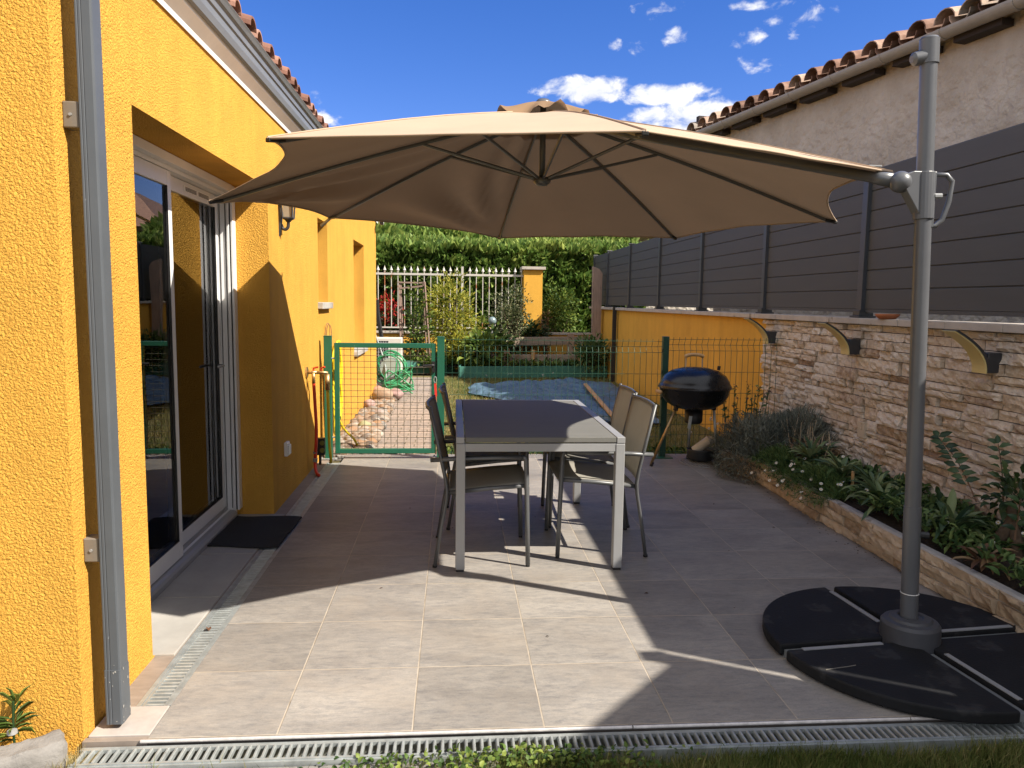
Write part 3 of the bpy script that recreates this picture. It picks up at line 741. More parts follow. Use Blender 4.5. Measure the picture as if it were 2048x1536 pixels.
# ------------------------------------------------------------------ neighbouring house
ang = math.radians(11.25); ND = Vector((-math.sin(ang),math.cos(ang),0)); NN = Vector((-ND.y,ND.x,0))   # along the eave; towards us
A0 = Vector((5.4,7.213,4.267))      # a point on the gutter's lower edge
nb = thing('neighbour_house', 'old beige rendered house with weathered clay tile eaves behind the grey fence', 'house', (A0.x,A0.y,0))
tend = 6.55
def NP(t, d, z): p = A0+ND*t+NN*d; return (p.x,p.y,z)
zg = A0.z; zw = zg-.02
twall = 5.72
m_oldwall = M('old_render', (.35,.305,.255), rough=.95, var=.2, vs=1.6, bump=1, bs=9, bdist=.06, col2=(.50,.46,.415), detail=12)
w = MB(); a,b = -9, twall
w.add([NP(a,-.16,-.1),NP(b,-.16,-.1),NP(b,-.16,zw+.1),NP(a,-.16,zw+.1)], [(0,1,2,3)])
w.add([NP(b,-.16,-.1),NP(b,-7,-.1),NP(b,-7,zw),NP(b,-3.6,zw+1.0),NP(b,-.16,zw+.1)], [(0,1,2,3,4)])
w.add([NP(a,-.16,-.1),NP(a,-7,-.1),NP(a,-7,zw),NP(a,-3.6,zw+1.0),NP(a,-.16,zw+.1)], [(4,3,2,1,0)])
part('wall', w, m_oldwall, nb)
w = MB(); w.add([NP(-9.2,.02,zg+.10),NP(tend,.02,zg+.10),NP(tend,-3.6,zg+1.15),NP(-9.2,-3.6,zg+1.15)], [(0,1,2,3)])
w.add([NP(-9.2,-7.2,zg+.10),NP(tend,-7.2,zg+.10),NP(tend,-3.6,zg+1.15),NP(-9.2,-3.6,zg+1.15)], [(3,2,1,0)])
part('roof', w, M('nb_deck', (.16,.09,.06), rough=.9), nb, solid=.06)
w = MB(); canal_roof(w, -9, tend-.04, .36, -.08, zg+.165, 1, .29, .145, 4)
w.v = [NP(p[1], -p[0], p[2]) for p in w.v]
w.f = [tuple(reversed(f)) for f in w.f]
part('roof_tiles', w, MC('old_clay_tile', [(0,(.10,.06,.045)),(.35,(.22,.125,.09)),(.6,(.34,.23,.175)),(.82,(.42,.31,.24)),(1,(.27,.235,.20))], rough=.9, bump=.6, bs=40, nvar=.5, ns=7), nb)
gpt = [NP(-9.1,.07,zg+.055),NP(tend,.07,zg+.055)]
w = MB(); K = 12
for (t) in (-9.1,tend):
    for th in (.092,.082):
        for k in range(K+1):
            an = PI+PI*k/K
            w.v.append(NP(t,.08+math.cos(an)*th,zg+.092+math.sin(an)*th))
n1 = K+1
for k in range(K): w.f += [(k,k+1,2*n1+k+1,2*n1+k),(n1+k+1,n1+k,3*n1+k,3*n1+k+1)]; w.c += [.5,.5]
w.f += [(0,2*n1,3*n1,n1),(K,n1+K,3*n1+K,2*n1+K)]; w.c += [.5,.5]
w.f.append(tuple(2*n1+k for k in range(n1))); w.c.append(.5)
m_nbg = M('pvc_gutter', (.29,.275,.255), rough=.5, var=.1)
gt = part('gutter', w, m_nbg, nb)
t = -8.6
while t < tend:
    w = MB()
    for k in range(10):
        a0 = PI+PI*k/10; a1 = PI+PI*(k+1)/10
        v = [NP(t+s,.08+math.cos(an)*r_,zg+.092+math.sin(an)*r_) for s in (-.02,.02) for an in (a0,a1) for r_ in (.092,.099)]
        w.add(v, [(0,2,3,1),(4,5,7,6),(1,3,7,5),(0,1,5,4),(2,6,7,3)])
    part('gutter_bracket', w, m_nbg, gt); t += .86
m_dkw = M('dark_rafter', (.028,.02,.018), rough=.8)
t = -8.5
while t < tend-.2:
    c = A0+ND*(t+.42)+NN*(-.07); 
    part('rafter_tail', MB().obox((c.x,c.y,zg-.01),ND,NN,(0,0,1),.29,.075,.035), m_dkw, nb); t += .86
part('verge_beam', MB().obox(tuple(A0+ND*(twall+.45)+NN*(-.18)+Vector((0,0,-.02))),ND,NN,(0,0,1),.42,.05,.06).obox(tuple(A0+ND*(twall+.5)+NN*(-1.6)+Vector((0,0,.35))),NN,ND,(0,0,1),1.6,.05,.06), m_dkw, nb)

# ------------------------------------------------------------------ cantilever parasol
um = thing('cantilever_parasol', 'open beige octagonal cantilever parasol with grey steel pole', 'parasol', (1.94,2.975,0))
TIPS = [(1.781,3.056,1.985),(2.196,4.314,1.924),(1.600,5.497,1.913),(.342,5.913,1.924),(-.841,5.300,1.985),(-1.245,4.059,1.925),(-.672,2.876,2.012),(.605,2.46,1.985)]
TIPS = [Vector(t) for t in TIPS]; HUBC = Vector((.472,4.186,0)); APEX = Vector((.47,4.186,2.452))
def ribpt(k, t):
    """t=0 apex .. 1 tip, slightly bowed"""
    p = APEX.lerp(TIPS[k % 8], t); p.z += .022*math.sin(PI*t); return p
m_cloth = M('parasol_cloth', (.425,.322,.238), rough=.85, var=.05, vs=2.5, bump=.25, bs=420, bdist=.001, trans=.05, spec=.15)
def shade_underside(m, k):
    """cloth colour multiplied darker on the underside to imitate shade"""
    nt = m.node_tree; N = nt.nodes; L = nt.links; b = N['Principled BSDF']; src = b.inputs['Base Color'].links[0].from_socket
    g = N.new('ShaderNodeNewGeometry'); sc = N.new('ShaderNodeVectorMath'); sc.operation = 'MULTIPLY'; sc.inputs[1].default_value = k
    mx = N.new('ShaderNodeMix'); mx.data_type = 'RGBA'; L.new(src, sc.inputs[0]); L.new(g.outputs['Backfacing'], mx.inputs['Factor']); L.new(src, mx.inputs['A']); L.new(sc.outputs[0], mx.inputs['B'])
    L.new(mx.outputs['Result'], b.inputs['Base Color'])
shade_underside(m_cloth, (.56,.48,.38))  # underside shade painted into the canopy cloth colour
cl = MB(); NR, NU = 26, 14; R0 = .085
sag = [.085,.035,.018,.02,.03,.125,.006,.012]     # inward bow of each free edge
wr = [.2,.2,.3,.3,1.2,.25,.05,.1]
for k in range(8):
    o = len(cl.v)
    for i in range(NR+1):
        t = R0+(1-R0)*i/NR
        for j in range(NU+1):
            u = j/NU; b = 4*u*(1-u)
            te = t*(1-sag[k]*b*t*t*1.0)
            p = ribpt(k,te).lerp(ribpt(k+1,te), u)
            p.z -= .012*b*math.sin(PI*t)
            ww = wr[k]*b*(.0 if k in (3,4) else 1)
            ph = u*9+t*2.2
            p.z += ww*(.014*math.sin(ph*2.1+k)*t*t + .02*mnoise.noise((p.x*2.3+k,p.y*2.3,1.3))*t)
            if k == 4: ph = math.atan2(1-t+.02,1.03-u); p.z += .046*min(1,4*u*(1-u)*1.4)*math.sin(ph*15+.6)*t*t*min(1,(1-t)*5+.35)
            if k == 3: ph = math.atan2(1-t+.02,u+.03); p.z += .046*min(1,b*1.5)*math.sin(ph*13+.4)*t*min(1,(1-t)*4+.25)*(1-.5*u)
            cl.v.append((p.x,p.y,p.z+.012))
    for i in range(NR):
        for j in range(NU): cl.f.append((o+i*(NU+1)+j,o+(i+1)*(NU+1)+j,o+(i+1)*(NU+1)+j+1,o+i*(NU+1)+j+1)); cl.c.append(.5)
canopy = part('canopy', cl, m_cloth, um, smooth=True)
m_seam = M('seam_cloth', (.40,.285,.195), rough=.9)
sw = MB()
for k in range(8):
    pts = [ribpt(k,t)+Vector((0,0,.0145)) for t in (.10,.3,.45,.6,.75,.9,1.0)]
    sw.tube(pts, .0035, 5)
part('seam', sw, m_seam, canopy)
hem = MB()
for k in range(8):
    pts = []
    for j in range(17):
        u = j/16; b = 4*u*(1-u); te = 1-sag[k]*b
        p = ribpt(k,te).lerp(ribpt(k+1,te), u); p.z += (0 if k in (3,4) else wr[k])*b*(.014*math.sin((u*9+2.2)*2.1+k)+.02*mnoise.noise((p.x*2.3+k,p.y*2.3,1.3)))+.010
        if k == 4: ph = math.atan2(.02,1.03-u); p.z += .046*min(1,4*u*(1-u)*1.4)*math.sin(ph*15+.6)*.35
        if k == 3: ph = math.atan2(.02,u+.03); p.z += .046*min(1,b*1.5)*math.sin(ph*13+.4)*.25*(1-.5*u)
        pts.append(p)
    hem.tube(pts, .0045, 5, cap=False)
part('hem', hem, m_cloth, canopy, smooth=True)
vt = MB(); NV = 64; rings = 7
for i in range(rings+1):
    t = i/rings
    for j in range(NV):
        a = 2*PI*j/NV; wv = math.sin(a*5+2.1)
        r = .02+(.262+.015*math.cos(a*8))*t
        z = 2.452+.040-.02*t-.092*t*t + (.050*max(0,wv)**1.3+.016*math.sin(a*7+1)+.012*math.sin(a*13))*t**4*(1.0+.35*math.cos(a+1.1))
        vt.v.append((APEX.x+r*math.cos(a),APEX.y+r*math.sin(a),z+.015))
for i in range(rings):
    for j in range(NV): vt.f.append((i*NV+j,i*NV+(j+1)%NV,(i+1)*NV+(j+1)%NV,(i+1)*NV+j)); vt.c.append(.5)
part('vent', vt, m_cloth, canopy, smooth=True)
part('finial', MB().lathe([(0,.03),(.03,.028),(.042,.015),(.045,0),(0,0)], (APEX.x,APEX.y,2.497), 20), m_greymet, um, smooth=True)
for k in range(1,8):
    pts = [ribpt(k,t)-Vector((0,0,.006)) for t in (.02,.15,.3,.45,.6,.75,.9,.975)]
    rb = part('rib', MB().tube(pts, .0105, 6, flat=.75), m_greymet, um)
    d = (TIPS[k]-APEX).normalized(); e1 = TIPS[k]
    part('rib_cap', MB().beam(e1-d*.075-Vector((0,0,.004)), e1+d*.002+Vector((0,0,.004)), .024, .016), m_black if k != 4 else m_greymet, rb, bev=.004)
d = (TIPS[4]-APEX); d.z = 0; d.normalize()
part('bare_rib_end', MB().beam(TIPS[4], TIPS[4]+d*.085+Vector((0,0,-.04)), .016, .014), m_silver, um)
RUN = Vector((.47,4.186,2.10))
for k in range(8):
    q = ribpt(k,.37)-Vector((0,0,.014)); dd = Vector((q.x-RUN.x,q.y-RUN.y,0)).normalized()
    part('strut', MB().tube([RUN+dd*.035+Vector((0,0,.01)), q], .0085, 6), m_greymet, um)
part('hub', MB().lathe([(0,-.028),(.03,-.024),(.046,-.008),(.048,.004),(.04,.016),(.02,.018),(0,.018)], tuple(RUN), 20).tube([RUN+Vector((0,0,.01)),(APEX.x,APEX.y,2.50)], .0165, 12), m_greymet, um, smooth=True)
# pole, leaning a little towards the canopy
PB = Vector((1.942,2.98,.02)); PT = Vector((1.852,2.98,2.49))
def pole(z): return PB.lerp(PT, (z-.02)/(2.49-.02))
def ring(z): return pole(z)
part('pole', MB().tube([pole(.02),pole(.62),pole(.621),pole(2.47)], [.0345,.0345,.0315,.0315], 24), m_greymet, um, autos=40)
part('cable_tie', MB().tube([pole(.245)+Vector((math.cos(a)*.0352,math.sin(a)*.0352,0)) for a in np.linspace(0,2*PI,20)[:-1]], .002, 5, closed=True), M('white_tie', (.7,.7,.68)), um)
part('pole_knob', MB().tube([pole(.50)+Vector((.03,-.01,0)),pole(.50)+Vector((.062,-.02,0))], .014, 8), m_black, um)
part('pole_cap', MB().tube([pole(2.40),pole(2.493)], [.0365,.0365], 24).lathe([(.0365,0),(.03,.008),(0,.010)], tuple(pole(2.493)), 24).tube([pole(2.425)+Vector((-.02,0,0)),pole(2.42)+Vector((-.062,0,-.004)),pole(2.42)+Vector((-.072,0,-.006))], [.030,.026,.014], 12), m_greymet, um, autos=40)
pc = pole(1.935)
part('clamp', MB().tube([pole(1.80),pole(1.985)], .039, 20).extr([(pc.x-.11,1.965),(pc.x-.085,1.905),(pc.x+.0,1.775),(pc.x+.035,1.765),(pc.x+.035,1.985),(pc.x-.06,1.985)], 'y', 2.955, 3.005), m_greymet, um, bev=.003)
hp = [pole(1.975)+Vector((.03,0,0)),pole(1.975)+Vector((.085,-.01,0)),pole(1.95)+Vector((.108,-.012,0)),pole(1.87)+Vector((.098,-.01,0)),pole(1.80)+Vector((.075,-.008,0)),pole(1.775)+Vector((.05,0,0)),pole(1.773)+Vector((.01,0,0))]
part('grip_handle', MB().tube(hp, .010, 8), m_greymet, um, smooth=True)
part('clamp_bolt', MB().tube([pole(1.89)+Vector((.03,-.02,0)),pole(1.89)+Vector((.058,-.024,0))], .011, 8), m_silver, um)
BALL = Vector((1.775,2.985,1.945))
part('arm_joint', MB().lathe([(.043*math.cos(a),.043*math.sin(a)) for a in np.linspace(-PI/2,PI/2,12)], tuple(BALL), 20), m_greymet, um, smooth=True)
arm_end = Vector((APEX.x,APEX.y,2.425))
ad = (arm_end-BALL).normalized()
part('arm', MB().tube([BALL+ad*.03,BALL+ad*.10,BALL+ad*.105,BALL.lerp(arm_end,.5)-Vector((0,0,.0)),arm_end], [.030,.026,.023,.022,.018], 14), m_greymet, um, smooth=True)
part('base_collar', MB().lathe([(.0,.012),(.118,.012),(.120,.03),(.116,.115),(.106,.128),(.085,.132),(.078,.142),(.052,.146),(.046,.138),(.0,.138)], (1.942,2.972,0), 48), M('collar_grey', (.05,.052,.06), rough=.55, var=.15, bump=.2, bs=120, bdist=.001), um, autos=18)
cr = MB(); th0 = math.radians(6)
for k in range(4):
    a = th0+k*PI/2; c = Vector((1.942,2.962,.016)); e_ = c+Vector((math.cos(a),math.sin(a),0))*.57
    cr.beam(c, e_, .05, .03)
part('base_cross', cr, m_guttergrey, um)
labs = ['black resin parasol weight at the back, nearest the stone planter edge','black resin parasol weight on the side towards the table, plain top','black resin parasol weight in front, nearest the drain, with cracked edge','black resin parasol weight partly cut off by the right picture edge']
for k in range(4):
    a0 = th0+k*PI/2; a1 = a0+PI/2; c = Vector((1.942,2.962,0)); R_ = .60
    bis = Vector((math.cos((a0+a1)/2),math.sin((a0+a1)/2),0)); c = c+bis*.032
    pts = []
    i0 = .10
    pts.append(c+Vector((math.cos(a0),math.sin(a0),0))*i0); 
    NA = 20
    lo, hi = a0+.012, a1-.012
    cc = Vector((1.942,2.962,0))+bis*.032
    pts = [cc+Vector((math.cos(a0),math.sin(a0),0))*.085]
    for i in range(NA+1):
        a = a0+(a1-a0)*i/NA; pts.append(cc+Vector((math.cos(a),math.sin(a),0))*(R_-.032))
    pts.append(cc+Vector((math.cos(a1),math.sin(a1),0))*.085)
    w = thing('parasol_weight', labs[k], 'parasol weight', tuple(cc+bis*.3), 'parasol base weights')
    part('slab', MB().prism([(p.x,p.y) for p in pts], .006, .054), m_rubber, w, bev=.010, seg=3)
    ea = a0; dirv = Vector((math.cos(ea),math.sin(ea),0)); pv_ = Vector((-dirv.y,dirv.x,0))
    if k in (1,2,3,0):
        st = MB(); p0 = cc+dirv*.14-pv_*(-.012); p1 = cc+dirv*.50-pv_*(-.012)
        st.beam(p0+Vector((0,0,.0555)), p1+Vector((0,0,.0555)), .020, .004)
        part('metal_strip', st, m_silver, w)
    if k == 2:
        ck = MB()
        pts2 = [cc+Vector((math.cos(a0+.35+.02*i),math.sin(a0+.35+.02*i),0))*(.54-.035*i+.006*math.sin(i*5))+Vector((0,0,.0545)) for i in range(5)]
        ck.tube(pts2, .0022, 4)
        part('crack', ck, M('crack_grey', (.16,.15,.13), rough=1), w)

# ------------------------------------------------------------------ table
TX, TX1, TY, TYE, TZ = .014,.919,3.965,5.52,.735
tb = thing('garden_table', 'rectangular silver grey aluminium garden table with dark top', 'table', ((TX+TX1)/2,(TY+TYE)/2,0))
for (x,y) in ((TX,TY),(TX1-.05,TY),(TX,TYE-.19),(TX1-.05,TYE-.19)):
    l = part('leg', MB().box(x,x+.05,y,y+.05,.012,.700), m_silver, tb, bev=.004)
    part('foot_cap', MB().box(x+.004,x+.046,y+.004,y+.046,0,.012), m_black, l)
part('apron', MB().box(TX+.004,TX1-.004,TY+.004,TY+.03,.657,.700).box(TX+.004,TX+.03,TY+.03,TYE-.03,.657,.700).box(TX1-.03,TX1-.004,TY+.03,TYE-.03,.657,.700).box(TX+.004,TX1-.004,TYE-.03,TYE-.004,.657,.700), m_silver, tb, bev=.002)
part('frame', MB().box(TX,TX+.045,TY,TYE,.7015,TZ).box(TX1-.045,TX1,TY,TYE,.7015,TZ).box(TX+.045,TX1-.045,TYE-.03,TYE,.7015,TZ), m_silver, tb, bev=.003)
part('table_top', MB().box(TX+.049,TX1-.049,TY+.001,TYE-.034,.7065,TZ-.001), m_tile_top, tb, bev=.002)
# ------------------------------------------------------------------ chairs
m_sling = M('textilene', (.44,.42,.37), rough=.75, var=.06, vs=6, bump=.35, bs=700, bdist=.001, trans=.42)
m_rub = m_black
def chair(label):
    c = thing('stacking_chair', label, 'chair', (0,0,0), 'stacking chairs round the garden table')
    hw = .262
    for s in (-1,1):
        y = s*hw
        part('leg', MB().tube([(.505,y,.012),(.497,y,.30),(.487,y,.590),(.482,y,.608),(.468,y,.612)], .0130, 10), m_chairframe, c, smooth=True)
        f = part('leg', MB().tube([(-.004,y,.012),(.028,y,.22),(.055,y,.37),(.060,y,.43),(.050,y,.50),(.015,y,.66),(-.034,y,.884)], .0165, 10, flat=.62), m_chairframe, c, smooth=True)
        part('armrest', MB().tube([(.466,y,.612),(.30,y,.610),(.10,y,.603),(-.03,y,.596)], .0125, 10, flat=1.35), m_chairframe, c, smooth=True)
        part('side_rail', MB().tube([(.492,y-s*.012,.452),(.30,y-s*.012,.438),(.06,y-s*.012,.412)], .012, 8), m_chairframe, c, smooth=True)
        part('foot_cap', MB().tube([(.505,y,0),(.505,y,.014)], .012, 8), m_rub, c)
        part('foot_cap', MB().tube([(-.006,y,0),(-.004,y,.014)], .013, 8), m_rub, c)
    part('crossbar', MB().tube([(.488,-hw+.01,.437),(.488,hw-.01,.437)], .0105, 8), m_chairframe, c, smooth=True)
    part('crossbar', MB().tube([(.058,-hw+.01,.40),(.058,hw-.01,.40)], .0105, 8), m_chairframe, c, smooth=True)
    st = MB(); n, m = 12, 8
    for i in range(n+1):
        t = i/n; x = .50-.43*t
        for j in range(m+1):
            u = j/m; b = 4*u*(1-u)
            z = .4655-.042*t-.014*b*math.sin(PI*t)-(.02*(1-t*12) if t < .08 else 0)
            st.v.append((x+(.008 if i == 0 else 0),(-hw+.016)+(2*hw-.032)*u,z))
    for i in range(n):
        for j in range(m): st.f.append((i*(m+1)+j,i*(m+1)+j+1,(i+1)*(m+1)+j+1,(i+1)*(m+1)+j)); st.c.append(.5)
    part('seat', st, m_sling, c, smooth=True, solid=.004)
    bk = MB()
    for i in range(n+1):
        t = i/n; z = .445+.425*t; x = .052-.084*t**1.15
        for j in range(m+1):
            u = j/m; b = 4*u*(1-u)
            bk.v.append((x+.004-.030*b*(.55+.45*t),(-hw+.012)+(2*hw-.024)*u,z+.004*b*t))
    for i in range(n):
        for j in range(m): bk.f.append((i*(m+1)+j,i*(m+1)+j+1,(i+1)*(m+1)+j+1,(i+1)*(m+1)+j)); bk.c.append(.5)
    part('backrest', bk, m_sling, c, smooth=True, solid=.005)
    part('top_bar', MB().tube([(-.030,-hw,.868),(-.050,-hw*.6,.870),(-.060,0,.870),(-.050,hw*.6,.870),(-.030,hw,.868)], .0105, 10), m_chairframe, c, smooth=True)
    return c
def dup(root, loc, rotz, label):
    r = root.copy(); link(r); r.location = loc; r.rotation_euler = (0,0,rotz); r['label'] = label
    for ch in list(root.children):
        c = ch.copy(); link(c, r)
        for g in ch.children:
            d = g.copy(); link(d, c)
    return r
ch0 = chair('grey sling chair on the house side, front one nearer the camera, dark backrest')
dup(ch0, (-.03,5.0,0), .02, 'grey sling chair on the house side of the table, rear one towards the gate')
dup(ch0, (1.10,4.44,0), PI, 'grey sling chair on the planter side, nearer the camera, backrest in sun')
dup(ch0, (1.135,5.01,0), PI-.03, 'grey sling chair on the planter side, farther back towards the grill')
ch0.location = (-.09,4.31,0); ch0.rotation_euler = (0,0,-.01)
# ------------------------------------------------------------------ green gate and mesh fence
GY = 6.95
def gpost(name, x, label, top=1.115, w=.033):
    t = thing(name, label, 'fence post', (x,GY,0))
    part('shaft', MB().box(x-w,x+w,GY-w,GY+w,.004,top), m_green, t, bev=.003)
    part('cap', MB().box(x-w-.002,x+w+.002,GY-w-.002,GY+w+.002,top,top+.008), m_green, t, bev=.002)
    part('base_plate', MB().box(x-.075,x+.075,GY-.06,GY+.06,.0005,.010), m_galv, t, bev=.002)
    b = MB()
    for sx in (-1,1):
        for sy in (-1,1): b.tube([(x+sx*.058,GY+sy*.045,.010),(x+sx*.058,GY+sy*.045,.022)], .008, 6)
    part('bolt', b, m_silver, t); return t
gpost('gate_post', -1.130, 'green steel gate post beside the hoses on the yellow house')
lp = gpost('gate_post', -.118, 'green steel gate post carrying the black lock behind the chairs')
gate = thing('garden_gate', 'small green framed wire mesh garden gate, closed', 'gate', (-.61,GY,0))
gx0, gx1, gz0, gz1 = -1.072, -.162, .050, 1.060
part('frame', MB().box(gx0,gx0+.042,GY-.021,GY+.021,gz0,gz1).box(gx1-.042,gx1,GY-.021,GY+.021,gz0,gz1).box(gx0+.042,gx1-.042,GY-.021,GY+.021,gz0,gz0+.042).box(gx0+.042,gx1-.042,GY-.021,GY+.021,gz1-.042,gz1), m_green, gate, bev=.003)
wm = MB()
x = gx0+.085
while x < gx1-.05: wm.tube([(x,GY,gz0+.04),(x,GY,gz1-.04)], .0023, 5); x += .0595
z = gz0+.095
while z < gz1-.05: wm.tube([(gx0+.04,GY-.004,z),(gx1-.04,GY-.004,z)], .0023, 5); z += .0535
part('mesh', wm, m_wire2, gate)
part('hinge', MB().tube([(gx0-.03,GY-.01,.92),(gx0+.02,GY-.01,.92)], .008, 6).tube([(gx0-.03,GY-.01,.2),(gx0+.02,GY-.01,.2)], .008, 6), m_silver, gate)
part('lock', MB().box(gx1+.0005,gx1+.016,GY-.02,GY+.02,.74,.93), m_black, gate, bev=.002)
part('handle', MB().box(gx1-.035,gx1-.008,GY-.034,GY-.022,.80,.90).tube([(gx1-.02,GY-.03,.865),(gx1-.02,GY-.06,.865),(gx1-.035,GY-.066,.867),(gx1-.115,GY-.066,.862)], .011, 8), m_black, gate, bev=.001)
rs = thing('red_strap', 'red strap hanging from the gate by a small steel snap hook', 'strap', (-.165,GY-.05,.6))
part('snap_hook', MB().tube([(-.168+.012*math.cos(a),GY-.045,.735+.028*math.sin(a)) for a in np.linspace(0,2*PI,13)[:-1]], .0035, 6, closed=True), m_silver, rs, smooth=True)
part('webbing', MB().beam((-.168,GY-.045,.70),(-.160,GY-.046,.60),.020,.006,(0,1,0)).beam((-.160,GY-.046,.60),(-.172,GY-.044,.58),.026,.012,(0,1,0)).beam((-.168,GY-.045,.58),(-.152,GY-.046,.42),.018,.005,(0,1,0)), M('red_webbing', (.62,.03,.02), rough=.6), rs)
def mesh_panel(x0, x1, y0, y1, top, name_parent, vm):
    p = MB(); nw = int((x1-x0)/.0555)
    zz = [(top,0),(top-.055,0.0),(top-.085,-.028),(top-.115,0),(top-.29,0),(top-.32,-.02),(top-.35,0),(.10,0),(.03,0)]
    zz = [(top+.02,0),(top,0),(top-.052,.030),(top-.105,0),(.03,0)]
    for i in range(nw+1):
        x = x0+(x1-x0)*i/nw; y = y0+(y1-y0)*i/nw
        p.tube([(x,y+d-.012,z) for z,d in zz], .0024, 4)
    for (z,d) in ((top,0),(top-.052,.030),(top-.105,0),(top-.305,0),(top-.505,0),(top-.705,0),(top-.80,.0),(top-.90,0),(.06,0)):
        p.tube([(x0-.01,y0+d-.016,z),(x1+.01,y1+d-.016,z)], .0026, 4)
    part('mesh_panel', p, vm, name_parent)
mf = thing('mesh_fence', 'low green rigid wire mesh fence between gate and stone wall', 'fence', (1.4,GY,0))
mesh_panel(-.07,1.955,GY,6.97,1.10,mf,m_wire); mesh_panel(1.985,3.05,6.97,7.0,1.12,mf,m_wire)
pst = part('post', MB().box(1.942,2.000,6.955,7.01,0.,1.145), M('dark_green_steel', (.008,.05,.032), rough=.45), mf, bev=.003)
part('post_foot', MB().box(1.89,2.06,6.91,7.06,.0005,.009), m_green, pst)
part('clip', MB().box(1.936,1.942,6.95,6.965,1.0,1.03).box(1.936,1.942,6.95,6.965,.8,.83).box(1.936,1.942,6.95,6.965,.55,.58).box(1.936,1.942,6.95,6.965,.3,.33), m_black, pst)

# ------------------------------------------------------------------ tap, hoses, cable things by the gate
m_brass = M('brass', (.45,.30,.14), rough=.4, metal=.8, var=.2)
m_redh = M('red_hose', (.60,.045,.02), rough=.45, var=.1)
m_yelh = M('yellow_hose', (.72,.55,.02), rough=.45, var=.12)
tp = thing('garden_tap', 'brass twin outlet garden tap with red levers on the yellow wall', 'tap', (WX,6.32,.85))
part('backplate', MB().tube([(WX,6.32,.85),(WX+.012,6.32,.85)], .045, 14), m_brass, tp)
part('body', MB().tube([(WX+.01,6.32,.85),(WX+.09,6.32,.85)], .014, 10).tube([(WX+.06,6.32,.85),(WX+.06,6.32,.76)], .015, 10).tube([(WX+.09,6.32,.85),(WX+.16,6.36,.845),(WX+.165,6.36,.82)], .014, 10).tube([(WX+.165,6.36,.83),(WX+.165,6.36,.70)], .021, 10), m_brass, tp, smooth=True)
part('lever', MB().tube([(WX+.06,6.32,.865),(WX+.06,6.32,.885),(WX+.10,6.31,.895)], .008, 6).tube([(WX+.12,6.34,.865),(WX+.12,6.34,.885),(WX+.15,6.33,.895)], .008, 6), m_redh, tp)
def bez(pts, n=12):
    """smooth curve through the points"""
    P = [Vector(p) for p in pts]; out = []
    for i in range(len(P)-1):
        a = P[max(i-1,0)]; b = P[i]; c = P[i+1]; d = P[min(i+2,len(P)-1)]
        for k in range(n):
            t = k/n
            out.append(.5*((2*b)+(c-a)*t+(2*a-5*b+4*c-d)*t*t+(3*b-a-3*c+d)*t**3))
    out.append(P[-1]); return out
rh = MB().tube(bez([(WX+.06,6.32,.77),(WX+.068,6.32,.6),(WX+.075,6.33,.35),(WX+.06,6.35,.15),(WX+.055,6.36,.08),(WX+.075,6.30,.02),(WX+.11,6.22,.012)]), .0135, 8)
o = single('red_hose', rh, m_redh, 'short red hose hanging from the brass tap to the ground', 'hose', smooth=True)
part('hose_clamp', MB().tube([(WX+.0585,6.352,.13),(WX+.0565,6.356,.10)], .020, 10).tube([(WX+.058,6.352,.17),(WX+.06,6.35,.185)], .018, 10), m_silver, o)
single('yellow_feed_hose', MB().tube(bez([(WX+.165,6.36,.71),(WX+.168,6.38,.5),(WX+.165,6.42,.25),(WX+.17,6.46,.09),(WX+.15,6.55,.05)]), .0125, 8), m_yelh, 'straight yellow hose dropping from the second tap outlet', 'hose', smooth=True)
hk = thing('hose_hanger', 'bent wire hose hanger on the yellow wall above the gate post', 'hook', (WX,7.25,1.15))
part('wire', MB().tube(bez([(WX,7.22,1.02),(WX+.015,7.22,1.18),(WX+.03,7.24,1.225),(WX+.045,7.26,1.18),(WX+.045,7.26,1.0),(WX+.09,7.25,.95),(WX+.12,7.24,1.0)]), .0035, 5).tube(bez([(WX+.005,7.28,1.02),(WX+.015,7.29,1.17),(WX+.03,7.30,1.21),(WX+.05,7.31,1.17),(WX+.05,7.32,1.0)]), .0035, 5), M('rusty_wire', (.22,.12,.06), rough=.7), hk)
pts = []
for i in range(260):
    a = 2*PI*i/26; lp_ = i/260
    pts.append((WX+.07+.028*math.sin(i*.37)+.035*math.sin(a*.5+1)**2, 7.25+.13*math.sin(a)+.03*math.sin(i*.21), .60+.40*math.cos(a)+.06*math.sin(i*.13)))
pts += bez([(WX+.08,7.2,.5),(WX+.14,7.3,.25),(WX+.24,7.4,.10),(WX+.27,7.45,.0),(WX+.22,7.5,-.02)])
single('yellow_hose_coil', MB().tube(pts, .0115, 6), m_yelh, 'long yellow garden hose looped over a hook behind the gate post', 'hose', smooth=True)
bx = thing('outdoor_socket_box', 'small black garden socket box beside the gate post', 'socket box', (-1.165,6.72,.1))
part('box', MB().box(-1.215,-1.125,6.68,6.74,.085,.235), m_black, bx, bev=.005)
part('spike', MB().tube([(-1.17,6.71,0),(-1.17,6.71,.085)], .012, 6), m_black, bx)
part('socket_cover', MB().tube([(-1.145,6.68,.195),(-1.145,6.672,.195)], .021, 12).tube([(-1.145,6.68,.13),(-1.145,6.672,.13)], .021, 12), M('olive_cover', (.16,.16,.03), rough=.5), bx)
ws = thing('wall_socket', 'small white weatherproof socket low on the yellow house wall', 'socket', (WX,5.5,.36))
part('housing', MB().box(WX,WX+.025,5.46,5.545,.325,.425), m_white, ws, bev=.004)
part('flap', MB().box(WX+.025,WX+.036,5.468,5.537,.335,.405), m_white, ws, bev=.003)
LY = 5.45
wl = thing('wall_lantern', 'black lantern style wall lamp on the yellow house under the parasol', 'wall lamp', (WX,LY,1.95))
